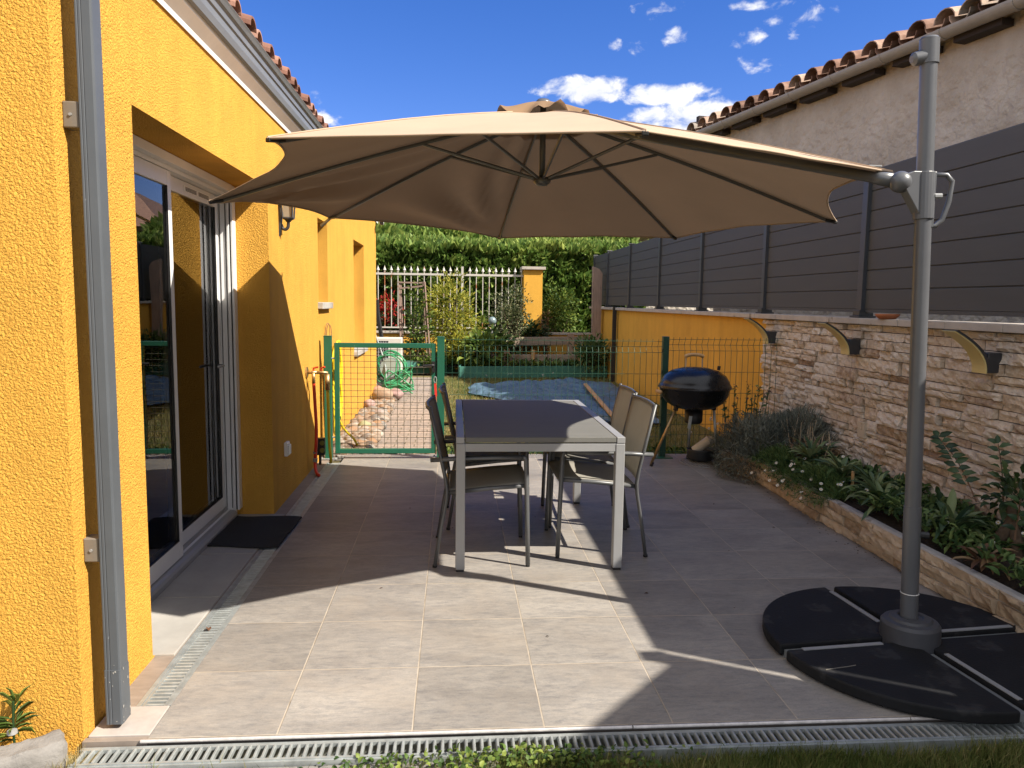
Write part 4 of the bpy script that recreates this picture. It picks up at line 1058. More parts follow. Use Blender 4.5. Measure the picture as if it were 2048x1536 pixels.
part('back_plate', MB().extr([(WX+.0005,1.80),(WX+.014,1.86),(WX+.022,1.93),(WX+.022,2.14),(WX+.0005,2.16)], 'y', LY-.028, LY+.028), m_anth, wl, bev=.002)
part('arm', MB().tube(bez([(WX+.018,LY,1.90),(WX+.03,LY,1.868),(WX+.055,LY,1.862),(WX+.075,LY,1.885),(WX+.078,LY,1.93)]), .014, 8).lathe([(0,-.02),(.02,-.016),(.03,0),(.048,.008),(.05,.018),(0,.018)], (WX+.078,LY,1.94), 12), m_anth, wl, smooth=True)
cg = MB()
for sx in (-1,1):
    for sy in (-1,1): cg.beam((WX+.078+sx*.040,LY+sy*.040,1.955),(WX+.078+sx*.048,LY+sy*.048,2.10), .010, .010)
cg.box(WX+.022,WX+.136,LY-.057,LY+.057,2.10,2.112); cg.box(WX+.04,WX+.116,LY-.038,LY+.038,2.112,2.145); cg.box(WX+.032,WX+.124,LY-.046,LY+.046,1.953,1.963)
part('cage', cg, m_anth, wl)
part('glass', MB().prism([(WX+.042,LY-.036),(WX+.114,LY-.036),(WX+.114,LY+.036),(WX+.042,LY+.036)], 1.964, 2.099), M('frosted_glass', (.27,.23,.17), rough=.5), wl)
for o_ in list(wl.children):
    for v_ in o_.data.vertices: v_.co = v_.co*.8
wl.location.z += .045
cam_ = thing('security_camera', 'small white security camera at the far corner of the yellow house', 'camera', (WX+.05,11.95,2.62))
part('arm', MB().tube([(WX,11.93,2.67),(WX+.08,11.93,2.67)], .03, 10), m_white, cam_)
part('body', MB().tube([(WX+.09,11.99,2.655),(WX+.11,11.80,2.60)], .035, 12), m_white, cam_, smooth=True)
part('lens', MB().tube([(WX+.11,11.80,2.60),(WX+.112,11.78,2.595)], .030, 12), m_black, cam_)

# ------------------------------------------------------------------ kettle grill
gc = (2.155,6.64)
kg = thing('kettle_grill', 'black kettle barbecue on three thin legs in front of the mesh fence', 'grill', (gc[0],gc[1],0))
m_enam = M('black_enamel', (.008,.008,.009), rough=.27, var=.1, coat=.08, spec=.45)
RK = .315
lid = part('lid', MB().lathe([(RK+.006,.715),(RK+.004,.728),(RK-.004,.735),(RK-.012,.76),(RK-.045,.815),(RK-.11,.858),(RK-.20,.882),(0,.888)], (gc[0],gc[1],0), 48), m_enam, kg, smooth=True)
hx = gc[0]-.015
part('handle', MB().tube([(hx-.075,gc[1],.885),(hx-.075,gc[1],.985)], .005, 6).tube([(hx+.075,gc[1],.885),(hx+.075,gc[1],.985)], .005, 6), m_silver, lid)
part('handle_grip', MB().tube(bez([(hx-.085,gc[1],.982),(hx-.04,gc[1],.998),(hx+.04,gc[1],.998),(hx+.085,gc[1],.982)]), .016, 10), m_lightwood, lid, smooth=True)
part('vent', MB().tube([(gc[0]+.19,gc[1]-.06,.868),(gc[0]+.195,gc[1]-.06,.905)], .014, 8), m_black, lid)
bw_ = part('bowl', MB().lathe([(0,.505),(.09,.508),(.18,.528),(.255,.575),(.295,.635),(RK-.006,.695),(RK+.008,.706),(RK+.010,.713),(RK,.714),(0,.714)], (gc[0],gc[1],0), 48), m_enam, kg, smooth=True)
part('side_handle', MB().tube([(gc[0]-.30,gc[1]-.03,.672),(gc[0]-.345,gc[1]-.05,.672)], .009, 6).tube([(gc[0]-.335,gc[1]-.10,.672),(gc[0]-.345,gc[1]+.0,.672)], .016, 10), m_lightwood, bw_, smooth=True)
ac_ = part('ash_catcher', MB().lathe([(0,.385),(.07,.385),(.078,.40),(.08,.50),(0,.50)], (gc[0],gc[1],0), 20), m_black, kg, smooth=True)
part('damper_lever', MB().beam((gc[0]-.055,gc[1]-.09,.46),(gc[0]-.07,gc[1]-.10,.35),.028,.006,(0,1,0)), m_galv, ac_)
for k, (tx,ty,fx,fy) in enumerate(((gc[0]-.17,gc[1]-.06,1.765,6.585),(gc[0]+.17,gc[1]-.03,2.385,6.63),(gc[0]+.02,gc[1]+.15,2.20,6.90))):
    a = Vector((tx,ty,.55)); b = Vector((fx,fy,.0)); 
    lg = part('leg', MB().tube([a,b.lerp(a,.0)+Vector((0,0,.02))], .0125, 10), m_brass if k == 0 else m_galv, kg, smooth=True)
    part('foot_cap', MB().tube([b+Vector((0,0,.0)),b.lerp(a,.07)], .0145, 8), m_black, lg)
    part('leg_socket', MB().tube([a+Vector((0,0,.03)),a.lerp(b,.08)], .022, 8), m_black, lg)
gg = MB()
for r_ in (.23,.15): gg.tube([(2.30+r_*math.cos(a),6.70+r_*math.sin(a),.010) for a in np.linspace(0,2*PI,33)[:-1]], .003, 4, closed=True)
for i in range(17):
    xx = -.22+.44*i/16; h = math.sqrt(max(.0001,.23**2-xx*xx)); gg.tube([(2.30+xx,6.70-h,.013),(2.30+xx,6.70+h,.013)], .002, 4)
single('grill_grate', gg, m_galv, 'round wire cooking grate lying on the tiles under the grill', 'grate')
single('black_pot', MB().lathe([(0,.018),(.105,.018),(.118,.03),(.122,.10),(.128,.118),(.120,.120),(.112,.105),(.108,.04),(0,.035)], (2.285,6.80,0), 28), M('dark_pot', (.03,.032,.036), rough=.6, var=.2), 'dark round pot standing on the wire grate', 'pot', smooth=True)
ta = Vector((2.22,6.79,.10)); tb_ = Vector((2.35,6.74,.21)); dr = (tb_-ta).normalized()
tube_ = MB().tube([ta,tb_,tb_+dr*.001,tb_-dr*.05], [.040,.045,.036,.034], 20, cap=False)
single('cream_tube', tube_, M('cream_plastic', (.58,.50,.38), rough=.5), 'cream plastic tube leaning in the dark pot', 'tube', autos=40)

# ------------------------------------------------------------------ back garden: low wall, pillar, railing
BY = 16.95
lw = thing('low_wall', 'low yellow garden wall with pale coping under the white railing', 'wall', (0,BY,0))
part('wall', MB().box(-6,3.085,BY,BY+.2,-.1,.72), m_yel2, lw)
part('coping', MB().box(-6,3.085,BY-.04,BY+.24,.721,.765), m_coping, lw, bev=.004)
gp = thing('gate_pillar', 'square yellow rendered pillar with pale flat cap at the end of the railing', 'pillar', (1.74,BY,0))
part('shaft', MB().box(1.535,1.945,BY-.09,BY+.29,.0,2.15), m_yel2, gp)
part('cap', MB().box(1.475,2.005,BY-.15,BY+.35,2.151,2.215), m_coping, gp, bev=.006)
rl = thing('spear_railing', 'white painted iron railing with spear tips, rust spotted', 'railing', (0,BY+.08,.765))
m_iron = M('white_iron', (.50,.47,.43), rough=.5, var=.06, vs=2, spots=((.30,.10,.04), 2.6, .60))
ry = BY+.08
m_rust = M('rusty_white_iron', (.55,.50,.44), rough=.6, vs=5, spots=((.33,.12,.05), 5, .47))
part('top_rail', MB().box(-3.2,1.53,ry-.016,ry+.016,1.995,2.04), m_iron, rl, bev=.002)
part('bottom_rail', MB().box(-3.2,1.53,ry-.016,ry+.016,.83,.86), m_iron, rl, bev=.002)
x = -3.1; i = 0
while x < 1.5:
    if abs(x-.18) < .06:
        part('post', MB().box(.155,.205,ry-.025,ry+.025,.766,2.20), m_iron, rl)
    else:
        tip = [(.010,2.04),(.010,2.058),(.024,2.068),(.010,2.082),(.010,2.096),(.036,2.098),(.024,2.13),(.010,2.165),(0,2.205)]
        part('picket', MB().tube([(x,ry,.86),(x,ry,1.995)], .0095, 6).lathe(tip, (x,ry,0), 8), m_rust if i in (0,1,2,5,11) else m_iron, rl)
    x += .1435; i += 1
# white sphere lamp and other small garden bits
gl = thing('garden_globe', 'small pale glass globe on a stick among the shrubs', 'garden lamp', (.62,15.6,0))
part('globe', MB().lathe([(.085*math.cos(a),.085*math.sin(a)) for a in np.linspace(-PI/2,PI/2,12)], (.78,15.6,1.05), 16), M('pale_globe', (.17,.23,.25), rough=.25), gl, smooth=True)
part('stick', MB().tube([(.78,15.6,0),(.78,15.6,.97)], .012, 6), m_silver, gl)
# AC unit
ac = thing('air_conditioner', 'white outdoor air conditioning unit standing behind the hose reel', 'air conditioner', (-1.3,15.2,0))
part('casing', MB().box(-1.72,-1.02,15.0,15.34,.05,.71), M('ac_white', (.62,.58,.52), rough=.5, var=.06), ac, bev=.012)
gr = MB()
for i in range(9): gr.box(-1.66+i*.048,-1.655+i*.048,14.985,14.992,.12,.64)
for i in range(9): gr.box(-1.67,-1.27,14.983,14.99,.13+i*.06,.135+i*.06)
part('grille_opening', MB().box(-1.67,-1.27,14.992,14.9995,.11,.65), m_black, ac)
part('grille', gr, m_white, ac)
part('foot', MB().box(-1.65,-1.55,15.0,15.34,-.06,.05).box(-1.2,-1.1,15.0,15.34,-.06,.05), m_black, ac)
# hose reel cart
m_reelg = M('reel_grey', (.23,.26,.25), rough=.5)
m_ghose = M('green_hose', (.04,.27,.12), rough=.45, var=.15)
hr = thing('hose_reel_cart', 'grey hose reel cart tangled with bright green hose by the path', 'hose reel', (-1.02,12.2,0))
cx, cy = -1.0, 12.2
part('frame', MB().tube(bez([(cx-.28,cy-.12,.08),(cx-.30,cy+.02,.45),(cx-.42,cy+.25,.98),(cx-.45,cy+.28,1.02),(cx-.36,cy+.28,1.02),(cx-.30,cy+.22,.98),(cx-.10,cy+.0,.45),(cx-.06,cy-.12,.08)]), .017, 8), m_reelg, hr, smooth=True)
for s,yy in (('a',-.02),('b',.20)):
    part('reel_disc', MB().tube([(cx-.02,cy+yy,.37),(cx-.02,cy+yy+.02,.37)], .15, 28), M('reel_disc_'+s, (.30,.36,.34), rough=.45), hr)
part('wheel', MB().tube([(cx-.30,cy-.16,.09),(cx-.30,cy-.11,.09)], .10, 20), M('wheel_beige', (.42,.36,.30), rough=.6), hr)
part('wheel', MB().tube([(cx+.02,cy-.16,.07),(cx+.02,cy-.11,.07)], .085, 20), m_reelg, hr)
pts = []
for i in range(150):
    a = 2*PI*i/24
    pts.append((cx-.02+(.225+.03*math.sin(i*.31))*math.cos(a)+.03*math.sin(i*.11), cy+.09+.10*math.sin(i*.05)-.12*(1 if i % 48 > 36 else 0)*abs(math.sin(i)), .37+(.235+.035*math.sin(i*.23))*math.sin(a)))
part('hose', MB().tube(pts, .011, 6), m_ghose, hr, smooth=True)
pts = [(cx+.1,cy-.1,.5)]; rr = random.Random(3)
for i in range(34): pts.append((cx+.08+.22*math.sin(i*1.9)+.10*rr.random(), cy-.12-.06*rr.random(), .04+.16*abs(math.sin(i*.8))*rr.random()+(.25 if i%7==3 else 0)))
pts.append((cx+.36,cy-.3,.0))
part('loose_hose', MB().tube(bez(pts,6), .011, 6), m_ghose, hr, smooth=True)
# trellis
tr = thing('trellis_frame', 'narrow brown garden trellis frame tapering upward against the railing', 'trellis', (-.77,15.5,0))
m_tw = M('trellis_wood', (.22,.15,.12), rough=.8)
part('upright', MB().beam((-1.06,15.5,-.05),(-1.10,15.6,1.82),.035,.03).beam((-1.00,15.5,-.05),(-1.075,15.6,1.82),.02,.02), m_tw, tr)
part('upright', MB().beam((-.46,15.5,-.05),(-.60,15.6,1.82),.035,.03).beam((-.53,15.5,-.05),(-.63,15.6,1.82),.02,.02), m_tw, tr)
part('crosspiece', MB().beam((-1.13,15.58,1.80),(-.58,15.62,1.80),.035,.03).beam((-1.10,15.58,1.68),(-.60,15.6,1.74),.02,.035), m_tw, tr)
single('black_cable_post', MB().tube(bez([(-1.52,16.3,-.05),(-1.50,16.3,.4),(-1.55,16.3,.8),(-1.60,16.3,1.15),(-1.62,16.3,1.45)]), .045, 8), m_black, 'black wrapped cable rising against the low wall near the house corner', 'cable', autos=30)
# posts and sleepers
def timber(name, label, mb, mat=None, cat='post', group=None): return single(name, mb, mat or m_wood, label, cat, group, bev=.006)
YP = 15.9
timber('tall_wooden_post', 'tall weathered wooden post with bark holes in front of the grey fence end', MB().extr([(2.86,-.05),(3.035,-.05),(3.04,2.05),(2.97,2.14),(2.84,2.19)], 'y', 15.62, 15.74), M('post_wood', (.30,.215,.17), rough=.85, var=.25, vs=7, stretch=(4,4,.5), bump=.5, bs=60, bdist=.004, spots=((.05,.035,.025), 9, .68)))
timber('square_black_post', 'slim square black post beside the yellow boundary wall', MB().box(2.985,3.055,14.2,14.27,-.05,1.38), m_black)
timber('short_wooden_post', 'short pale wooden post standing behind the sleeper edge', MB().box(2.36,2.49,15.70,15.80,-.05,.80))
timber('sleeper_stub', 'short wooden stub at the left end of the sleeper edge', MB().box(1.00,1.12,15.2,15.32,-.05,.50))
timber('bamboo_stub', 'short pale bamboo stub standing by the sleeper edge', MB().tube([(2.58,15.15,.10),(2.54,15.15,.58)], .055, 10), m_lightwood)
timber('wood_stub', 'small pale round stake between the sleeper stubs', MB().tube([(1.60,15.3,-.05),(1.60,15.3,.48)], .04, 10), m_lightwood)
sl = thing('sleeper_edge', 'grey weathered sleepers edging the shaded raised bed', 'sleepers', (2,15.25,0))
for (a,b,z0,z1) in ((.75,1.9,.18,.38),(1.91,3.05,.19,.385)): part('sleeper', MB().box(a,b,15.34,15.44,z0,z1), m_woodx, sl, bev=.01)
timber('long_beam', 'long dark wooden beam lying along the low wall', MB().beam((.95,16.2,.60),(3.0,16.2,.64),.12,.17), m_woodx, 'beam')
# green painted board planters
m_gboard = M('green_board', (.045,.17,.135), rough=.7, var=.15, vs=4, spots=((.40,.46,.44), 9, .66))
rb1 = thing('green_raised_bed', 'green painted board edge of the sunny raised bed left', 'raised bed', (-.5,15.5,0))
part('board', MB().beam((-1.10,15.30,.10),(.02,15.70,.10),.03,.27), m_gboard, rb1, bev=.003)
rb2 = thing('green_raised_bed', 'green painted board edge of the mostly shaded raised bed, white spotted', 'raised bed', (1.6,14.9,0))
part('board', MB().beam((.11,14.72,.07),(3.06,15.0,.08),.03,.23).beam((.11,14.74,.07),(.16,15.6,.07),.03,.23), m_gboard, rb2, bev=.003)
g = MB(); n = 24
for j in range(9):
    for i in range(n+1):
        x = -1.2+4.27*i/n; y = 15.0+.5*(0 if x > .1 else .55)+ (16.95-15.3)*j/8
        g.v.append((x,y,.10+.06*mnoise.noise((x*2,y*2,5))+(0 if x > .1 else .03)))
for j in range(8):
    for i in range(n): g.f.append((j*(n+1)+i,j*(n+1)+i+1,(j+1)*(n+1)+i+1,(j+1)*(n+1)+i)); g.c.append(.5)
struct('bed_ground', g, m_soil, smooth=True)
# tarpaulin
tm = MB(); NX, NYY = 70, 60
poly = [(.26,13.0),(.18,11.0),(1.0,9.0),(2.2,7.7),(2.75,8.0),(2.95,10.2),(2.9,12.9),(1.8,13.2),(1.0,13.05)]
def tpt(u, v):
    l = Vector((.26+.05*math.sin(v*5),13.0-2.0*v if v < .4 else 12.2-(v-.4)*5.4,0)); 
    l.x = .26-.05*v if v < .42 else .24+(v-.42)*3.2
    r = Vector((2.85-.02*math.sin(v*6)-.5*max(0,v-.4),13.0-3.9*v,0))
    p = l.lerp(r,u); return p
for j in range(NYY+1):
    for i in range(NX+1):
        u = i/NX; v = j/NYY; p = tpt(u,v)
        e = min(u,1-u,v,1-v)*14; e = min(1,e)
        z = .02+e*(.02+.04*abs(mnoise.noise((p.x*1.3,p.y*1.0,2)))+.03*abs(mnoise.noise((p.x*3.5,p.y*2.1,7)))) + .09*math.exp(-((p.x-2.1)**2*2.5+(p.y-12.5)**2*2))*e + e*.06*abs(mnoise.noise((p.x*5+p.y*2,p.y*1.6,3)))**.6
        z += .05*math.exp(-((p.y-12.85-.1*math.sin(p.x*3))**2*60))*e
        tm.v.append((p.x+.03*mnoise.noise((p.y*3,0,1)),p.y+.04*mnoise.noise((p.x*3,4,1)),z-.03))
for j in range(NYY):
    for i in range(NX): tm.f.append((j*(NX+1)+i,j*(NX+1)+i+1,(j+1)*(NX+1)+i+1,(j+1)*(NX+1)+i)[::-1]); tm.c.append(.5)
single('tarpaulin', tm, M('blue_tarp', (.085,.145,.20), rough=.45, var=.3, vs=3, bump=1, bs=6, bdist=.08), 'crumpled blue tarpaulin spread on the lawn behind the mesh fence', 'tarpaulin', smooth=True)
timber('wooden_stick', 'long straight wooden stick lying across the blue tarpaulin', MB().beam((2.10,12.0,.15),(1.90,8.3,.05),.055,.03), m_lightwood, 'stick')
# house beyond the end of the grey fence, seen as a reflection in the near door pane
rhs = thing('garden_house', 'pale beige house with tiled eaves seen reflected in the glass door', 'house', (9,24,0))
part('wall', MB().box(4.9,14,21,29,-.1,3.3), m_oldwall, rhs)
r = MB(); r.add([(4.5,20.6,3.25),(14.4,20.6,3.25),(12,25,4.7),(7,25,4.7)], [(0,1,2,3)]); r.add([(4.5,29.4,3.25),(14.4,29.4,3.25),(12,25,4.7),(7,25,4.7)], [(3,2,1,0)]); r.add([(4.5,20.6,3.25),(4.5,29.4,3.25),(7,25,4.7)], [(2,1,0)]); r.add([(14.4,20.6,3.25),(14.4,29.4,3.25),(12,25,4.7)], [(0,1,2)])
part('roof', r, M('garden_house_tiles', (.30,.17,.12), rough=.9, var=.3, vs=6, stretch=(3,1,1)), rhs)
# distant house
fh = thing('distant_house', 'far house with orange tile roof showing above the hedge', 'house', (-2.6,34,0))
part('wall', MB().box(-9.0,1.4,33.5,40,-.1,3.6), M('far_wall', (.48,.36,.25), rough=.9), fh)
r = MB(); r.add([(-9.4,33,3.55),(1.8,33,3.55),(1.0,37,5.0),(-6.0,37,5.0)], [(0,1,2,3)]); r.add([(-9.4,41,3.55),(1.8,41,3.55),(1.0,37,5.0),(-6.0,37,5.0)], [(3,2,1,0)]); r.add([(1.8,33,3.55),(1.8,41,3.55),(1.0,37,5.0)], [(0,1,2)]); r.add([(-9.4,33,3.55),(-9.4,41,3.55),(-6.0,37,5.0)], [(2,1,0)])
part('roof', r, M('far_tiles', (.55,.17,.08), rough=.9, var=.25, vs=6, stretch=(3,1,1)), fh)
# ------------------------------------------------------------------ planting
def rnd(n, a, b): return RNG.uniform(a, b, n)
def shell_pts(n, c, r, inner=.45, zmin=None):
    d = RNG.normal(0,1,(n,3)); d /= np.linalg.norm(d,axis=1,keepdims=True)
    t = RNG.uniform(inner**2,1,n)**.5
    p = np.array(c)+d*np.array(r)*t[:,None]
    if zmin is not None: k = p[:,2] > zmin; p, d = p[k], d[k]
    return p, d
def clumpy(n, c, r, nc, cr, zmin=None):
    """leaves gathered round nc twig ends spread through the crown, so that gaps stay open"""
    cc, cd = shell_pts(nc, c, r, .25)
    i = RNG.integers(0, len(cc), n); off = RNG.normal(0,1,(n,3))*cr
    p = cc[i]+off; d = off/np.maximum(np.linalg.norm(off,axis=1,keepdims=True),1e-6)*.7+cd[i]*.7+np.array([0,0,.35])
    if zmin is not None: k = p[:,2] > zmin; p, d = p[k], d[k]
    return p, d, cc
def stems(base, tips, r0, r1, n=None):
    m = MB(); b = Vector(base)
    for t in tips[:n]:
        t = Vector(t); mid = b.lerp(t,.5)+Vector((random.uniform(-.08,.08),random.uniform(-.08,.08),random.uniform(0,.1)))
        m.tube(bez([b,mid,t],5), [r0+(r1-r0)*k/10 for k in range(11)], 5)
    return m
m_bark = M('bark', (.10,.07,.045), rough=.95, var=.3, vs=20, bump=.6, bs=60)
def leafmat(name, a, b, c, trans=.25, rough=.55): return MC(name, [(0,a),(.5,b),(1,c)], rough=rough, trans=trans, nvar=.2, ns=8, spec=.35)
m_hedge = leafmat('thuja', (.022,.055,.014), (.135,.23,.05), (.40,.46,.12), .3)
m_yg = leafmat('yellow_green_leaf', (.13,.17,.03), (.31,.33,.045), (.52,.45,.065), .4)
m_dk = leafmat('dark_leaf', (.012,.028,.010), (.03,.06,.018), (.08,.12,.035), .2)
m_var = leafmat('variegated_leaf', (.02,.04,.015), (.07,.09,.035), (.36,.36,.20), .25)
m_mid = leafmat('mid_leaf', (.03,.07,.015), (.09,.155,.03), (.22,.27,.05), .3)
m_redl = leafmat('red_leaf', (.20,.01,.012), (.42,.02,.02), (.60,.07,.05), .35)
m_grey = leafmat('lavender_leaf', (.055,.066,.056), (.135,.152,.125), (.26,.28,.225), .12, .8)
m_big = leafmat('lance_leaf', (.055,.105,.055), (.145,.21,.095), (.30,.35,.155), .22, .5)
m_soft = leafmat('ground_leaf', (.03,.07,.022), (.09,.165,.05), (.21,.28,.09), .28)
m_brownl = leafmat('dry_leaf', (.10,.05,.025), (.20,.12,.06), (.32,.22,.11), .2)

# hedges
def hedge(name, label, x0, x1, yf, yb, zf, zt, dens, seed, L=(.16,.30)):
    t = thing(name, label, 'hedge', ((x0+x1)/2,(yf+yb)/2,0), 'conifer hedges behind the railing')
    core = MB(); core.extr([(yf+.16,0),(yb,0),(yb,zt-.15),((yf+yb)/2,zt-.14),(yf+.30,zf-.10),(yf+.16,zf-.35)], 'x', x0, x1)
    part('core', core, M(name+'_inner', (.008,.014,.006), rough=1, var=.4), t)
    nf = int((x1-x0)*(zf-.4)*dens); nt_ = int((x1-x0)*(yb-yf)*dens*1.0)
    xa = rnd(nf,x0,x1); za = .4+(zf-.4)*RNG.random(nf)
    bump_ = np.array([mnoise.noise((a*.9,b*1.2,seed))*.30+mnoise.noise((a*2.6,b*2.9,seed+4))*.18 for a,b in zip(xa,za)])
    pa = np.stack([xa, yf+.10-bump_+RNG.random(nf)*.16, za],1)
    da = np.stack([RNG.normal(.1,.38,nf), -1+RNG.normal(0,.25,nf), .75+RNG.normal(0,.4,nf)],1)
    xb = rnd(nt_,x0,x1); tb = RNG.random(nt_); yy = yf+(yb-yf)*tb
    zz = zf+(zt-zf)*np.minimum(1,tb*1.6)
    bb = np.array([mnoise.noise((a*1.1,b*1.3,seed+9))*.20+mnoise.noise((a*3,b*3,seed+2))*.10 for a,b in zip(xb,yy)])
    pb = np.stack([xb, yy, zz-.06+bb*.6+RNG.random(nt_)*.08],1)
    db = np.stack([RNG.normal(.05,.45,nt_), -.45+RNG.normal(0,.35,nt_), 1+RNG.normal(0,.25,nt_)],1)
    P = np.concatenate([pa,pb]); D = np.concatenate([da,db]); n = len(P)
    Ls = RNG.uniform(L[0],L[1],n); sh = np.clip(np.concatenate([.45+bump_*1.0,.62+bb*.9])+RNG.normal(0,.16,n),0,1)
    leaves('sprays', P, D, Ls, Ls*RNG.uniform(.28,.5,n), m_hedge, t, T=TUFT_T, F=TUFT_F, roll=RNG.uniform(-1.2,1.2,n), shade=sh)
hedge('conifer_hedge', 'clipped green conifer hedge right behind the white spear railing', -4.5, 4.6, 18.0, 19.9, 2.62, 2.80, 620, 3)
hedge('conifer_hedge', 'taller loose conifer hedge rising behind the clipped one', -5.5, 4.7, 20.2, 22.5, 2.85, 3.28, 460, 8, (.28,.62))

def shrub(name, label, c, r, n, nc, cr, L, W, mat, base, nst=8, zmin=.12, group='shrubs in the back garden', cat='shrub', st=(.014,.004)):
    t = thing(name, label, cat, tuple(base), group)
    p, d, cc = clumpy(n, c, r, nc, cr, zmin)
    part('stems', stems(base, cc, st[0], st[1], nst), m_bark, t)
    k = len(p); leaves('foliage', p, d, RNG.uniform(L*.6,L*1.25,k), RNG.uniform(W*.7,W*1.25,k), mat, t, roll=RNG.uniform(-.8,.8,k)); return t
shrub('golden_shrub', 'tall airy yellow green shrub in the middle of the raised bed', (-.02,16.05,1.12), (.60,.45,.82), 2600, 70, .085, .085, .030, m_yg, (.0,16.0,.05), 26)
shrub('variegated_shrub', 'dense small leaved cream flecked shrub by the right end of the railing', (1.18,16.3,1.05), (.42,.35,.68), 2600, 60, .08, .06, .032, m_var, (1.15,16.25,.05), 18)
shrub('leafy_plant', 'low broad leaved bright green plant in front of the shrubs', (.62,15.35,.52), (.52,.30,.38), 420, 46, .09, .16, .10, m_mid, (.6,15.4,.05), 18)
shrub('climbing_plant', 'slender green climber growing up the trellis frame', (-.74,15.62,.85), (.22,.14,.88), 900, 42, .085, .085, .05, m_mid, (-.75,15.6,.0), 16)
shrub('small_shrub', 'low yellowing shrub at the foot of the golden shrub', (.25,15.75,.45), (.50,.25,.35), 800, 40, .08, .08, .045, m_yg, (.2,15.75,.05), 12)
shrub('red_tip_bush', 'bush with bright red young leaves behind the railing near the house', (-1.42,17.5,1.22), (.30,.2,.30), 300, 18, .10, .12, .045, m_redl, (-1.45,17.5,.1), 12)
shrub('evergreen_bush', 'dark leafy bush under the red leaves behind the railing', (-1.2,17.45,.80), (.75,.2,.35), 1200, 50, .09, .10, .05, m_dk, (-1.2,17.45,.05), 12)
shrub('pale_bush', 'pale green rounded bush behind the low wall right of the pillar', (2.35,17.55,1.18), (.55,.25,.55), 1700, 70, .09, .08, .045, m_mid, (2.35,17.55,.05), 12)
shrub('ivy_plant', 'trailing ivy spilling over the foot of the yellow pillar', (1.55,16.65,.72), (.48,.22,.26), 800, 40, .08, .075, .06, m_dk, (1.5,16.7,.1), 10)
shrub('creeping_plant', 'thin reddish creeper climbing the right edge of the pillar', (2.02,16.72,.85), (.10,.10,.45), 120, 14, .05, .07, .05, m_brownl, (2.0,16.75,.05), 10)
shrub('bed_weeds', 'leafy weeds hanging over the shaded raised bed by the yellow wall', (2.72,15.0,.40), (.36,.25,.25), 900, 40, .09, .10, .035, m_soft, (2.7,15.1,.05), 10)
# low green cover in the raised beds
n = 3800; xb = rnd(n,-1.1,3.0); yb = 15.0+RNG.random(n)*1.7; yb = np.where(xb < .1, np.maximum(yb,15.45), yb)
P = np.stack([xb,yb,.13+RNG.random(n)*.10],1); D = np.stack([RNG.normal(0,.6,n),RNG.normal(-.2,.6,n),np.ones(n)],1)
o = leaves('bed_ground_cover', P, D, RNG.uniform(.06,.15,n), RNG.uniform(.025,.05,n), m_mid); tag(o, 'low green leafy cover in the raised beds', 'ground cover', kind='stuff')

# plants in the stone edged planter
def rosette(loc, n, L, W, mat, label, tilt=.55, group='long leaved rosettes in the planter', name='rosette_plant'):
    t = thing(name, label, 'plant', loc, group)
    a = RNG.random(n)*2*PI; e = np.clip(RNG.normal(tilt,.32,n),.05,1.35)
    D = np.stack([np.cos(a)*np.cos(e),np.sin(a)*np.cos(e),np.sin(e)],1)
    P = np.array(loc)+D*np.array([.02,.02,.01])+np.stack([RNG.normal(0,.012,n),RNG.normal(0,.012,n),RNG.random(n)*.06],1)
    T = np.array([(-.10,0,0),(.10,0,0),(-.42,.28,.07),(0,.28,.0),(.42,.28,.07),(-.5,.55,.04),(0,.57,-.03),(.5,.55,.04),(-.34,.8,-.05),(0,.82,-.10),(.34,.8,-.05),(0,1,-.24)])
    F = [(0,3,2),(0,1,3),(1,4,3),(2,3,6,5),(3,4,7,6),(5,6,9,8),(6,7,10,9),(8,9,11),(9,10,11)]
    o = leaves('leaves', P, D, RNG.uniform(L*.55,L*1.15,n), RNG.uniform(W*.6,W*1.0,n), mat, t, T=T, F=F, up=np.tile(np.array([0,0,1.]),(n,1))+RNG.normal(0,.12,(n,3)), smooth=True)
    return t
rosette((2.72,3.86,.20), 60, .21, .055, m_big, 'large pale green rosette just right of the parasol pole foot')
rosette((2.66,4.42,.20), 46, .20, .045, m_big, 'loose rosette directly left of the parasol pole with brownish lower leaves')
rosette((2.76,4.72,.21), 44, .20, .045, m_big, 'broad rosette between the wooden stake and the pole')
rosette((2.74,5.10,.22), 46, .21, .042, m_big, 'upright rosette just behind the small wooden stake')
rosette((2.72,5.52,.24), 44, .22, .045, m_big, 'tall rosette with yellowing top leaves beside the dry twigs')
rosette((2.62,5.25,.20), 26, .15, .035, m_big, 'small rosette by the planter edge among white daisies')
rosette((2.60,3.42,.20), 30, .12, .035, m_brownl, 'withered brown drooping rosette hanging over the planter rim', tilt=.1)
rosette((2.92,3.42,.2), 40, .16, .05, m_soft, 'dark green rosette under the laurel saplings')
# lavender mound at the far end
def mound(name, label, c, r, n, L, W, mat, zmin, grp, droop=.2):
    t = thing(name, label, 'plant', (c[0],c[1],zmin), grp)
    p, d = shell_pts(n, c, r, .2, zmin); k = len(p)
    bumpy = np.array([mnoise.noise((a*4,b*4,q*4)) for a,b,q in p]); p = p+d*(bumpy*.09)[:,None]
    D = d+RNG.normal(0,.75,(k,3))+np.array([0,0,.45-droop])
    leaves('foliage', p, D, RNG.uniform(L*.6,L*1.4,k), W, mat, t, T=BLADE_T, F=BLADE_F, shade=np.clip(.5+bumpy*.5+RNG.normal(0,.2,k),0,1))
    return t
mound('lavender_bush', 'large grey green lavender mound spilling onto the tiles by the grill', (2.68,6.30,.14), (.44,.54,.36), 30000, .06, .0055, m_grey, .02, 'grey mounds at the far planter end', .5)
mound('lavender_bush', 'smaller grey mound against the stone wall behind the larger one', (2.90,6.15,.30), (.24,.42,.25), 9000, .07, .0065, m_grey, .1, 'grey mounds at the far planter end', .2)
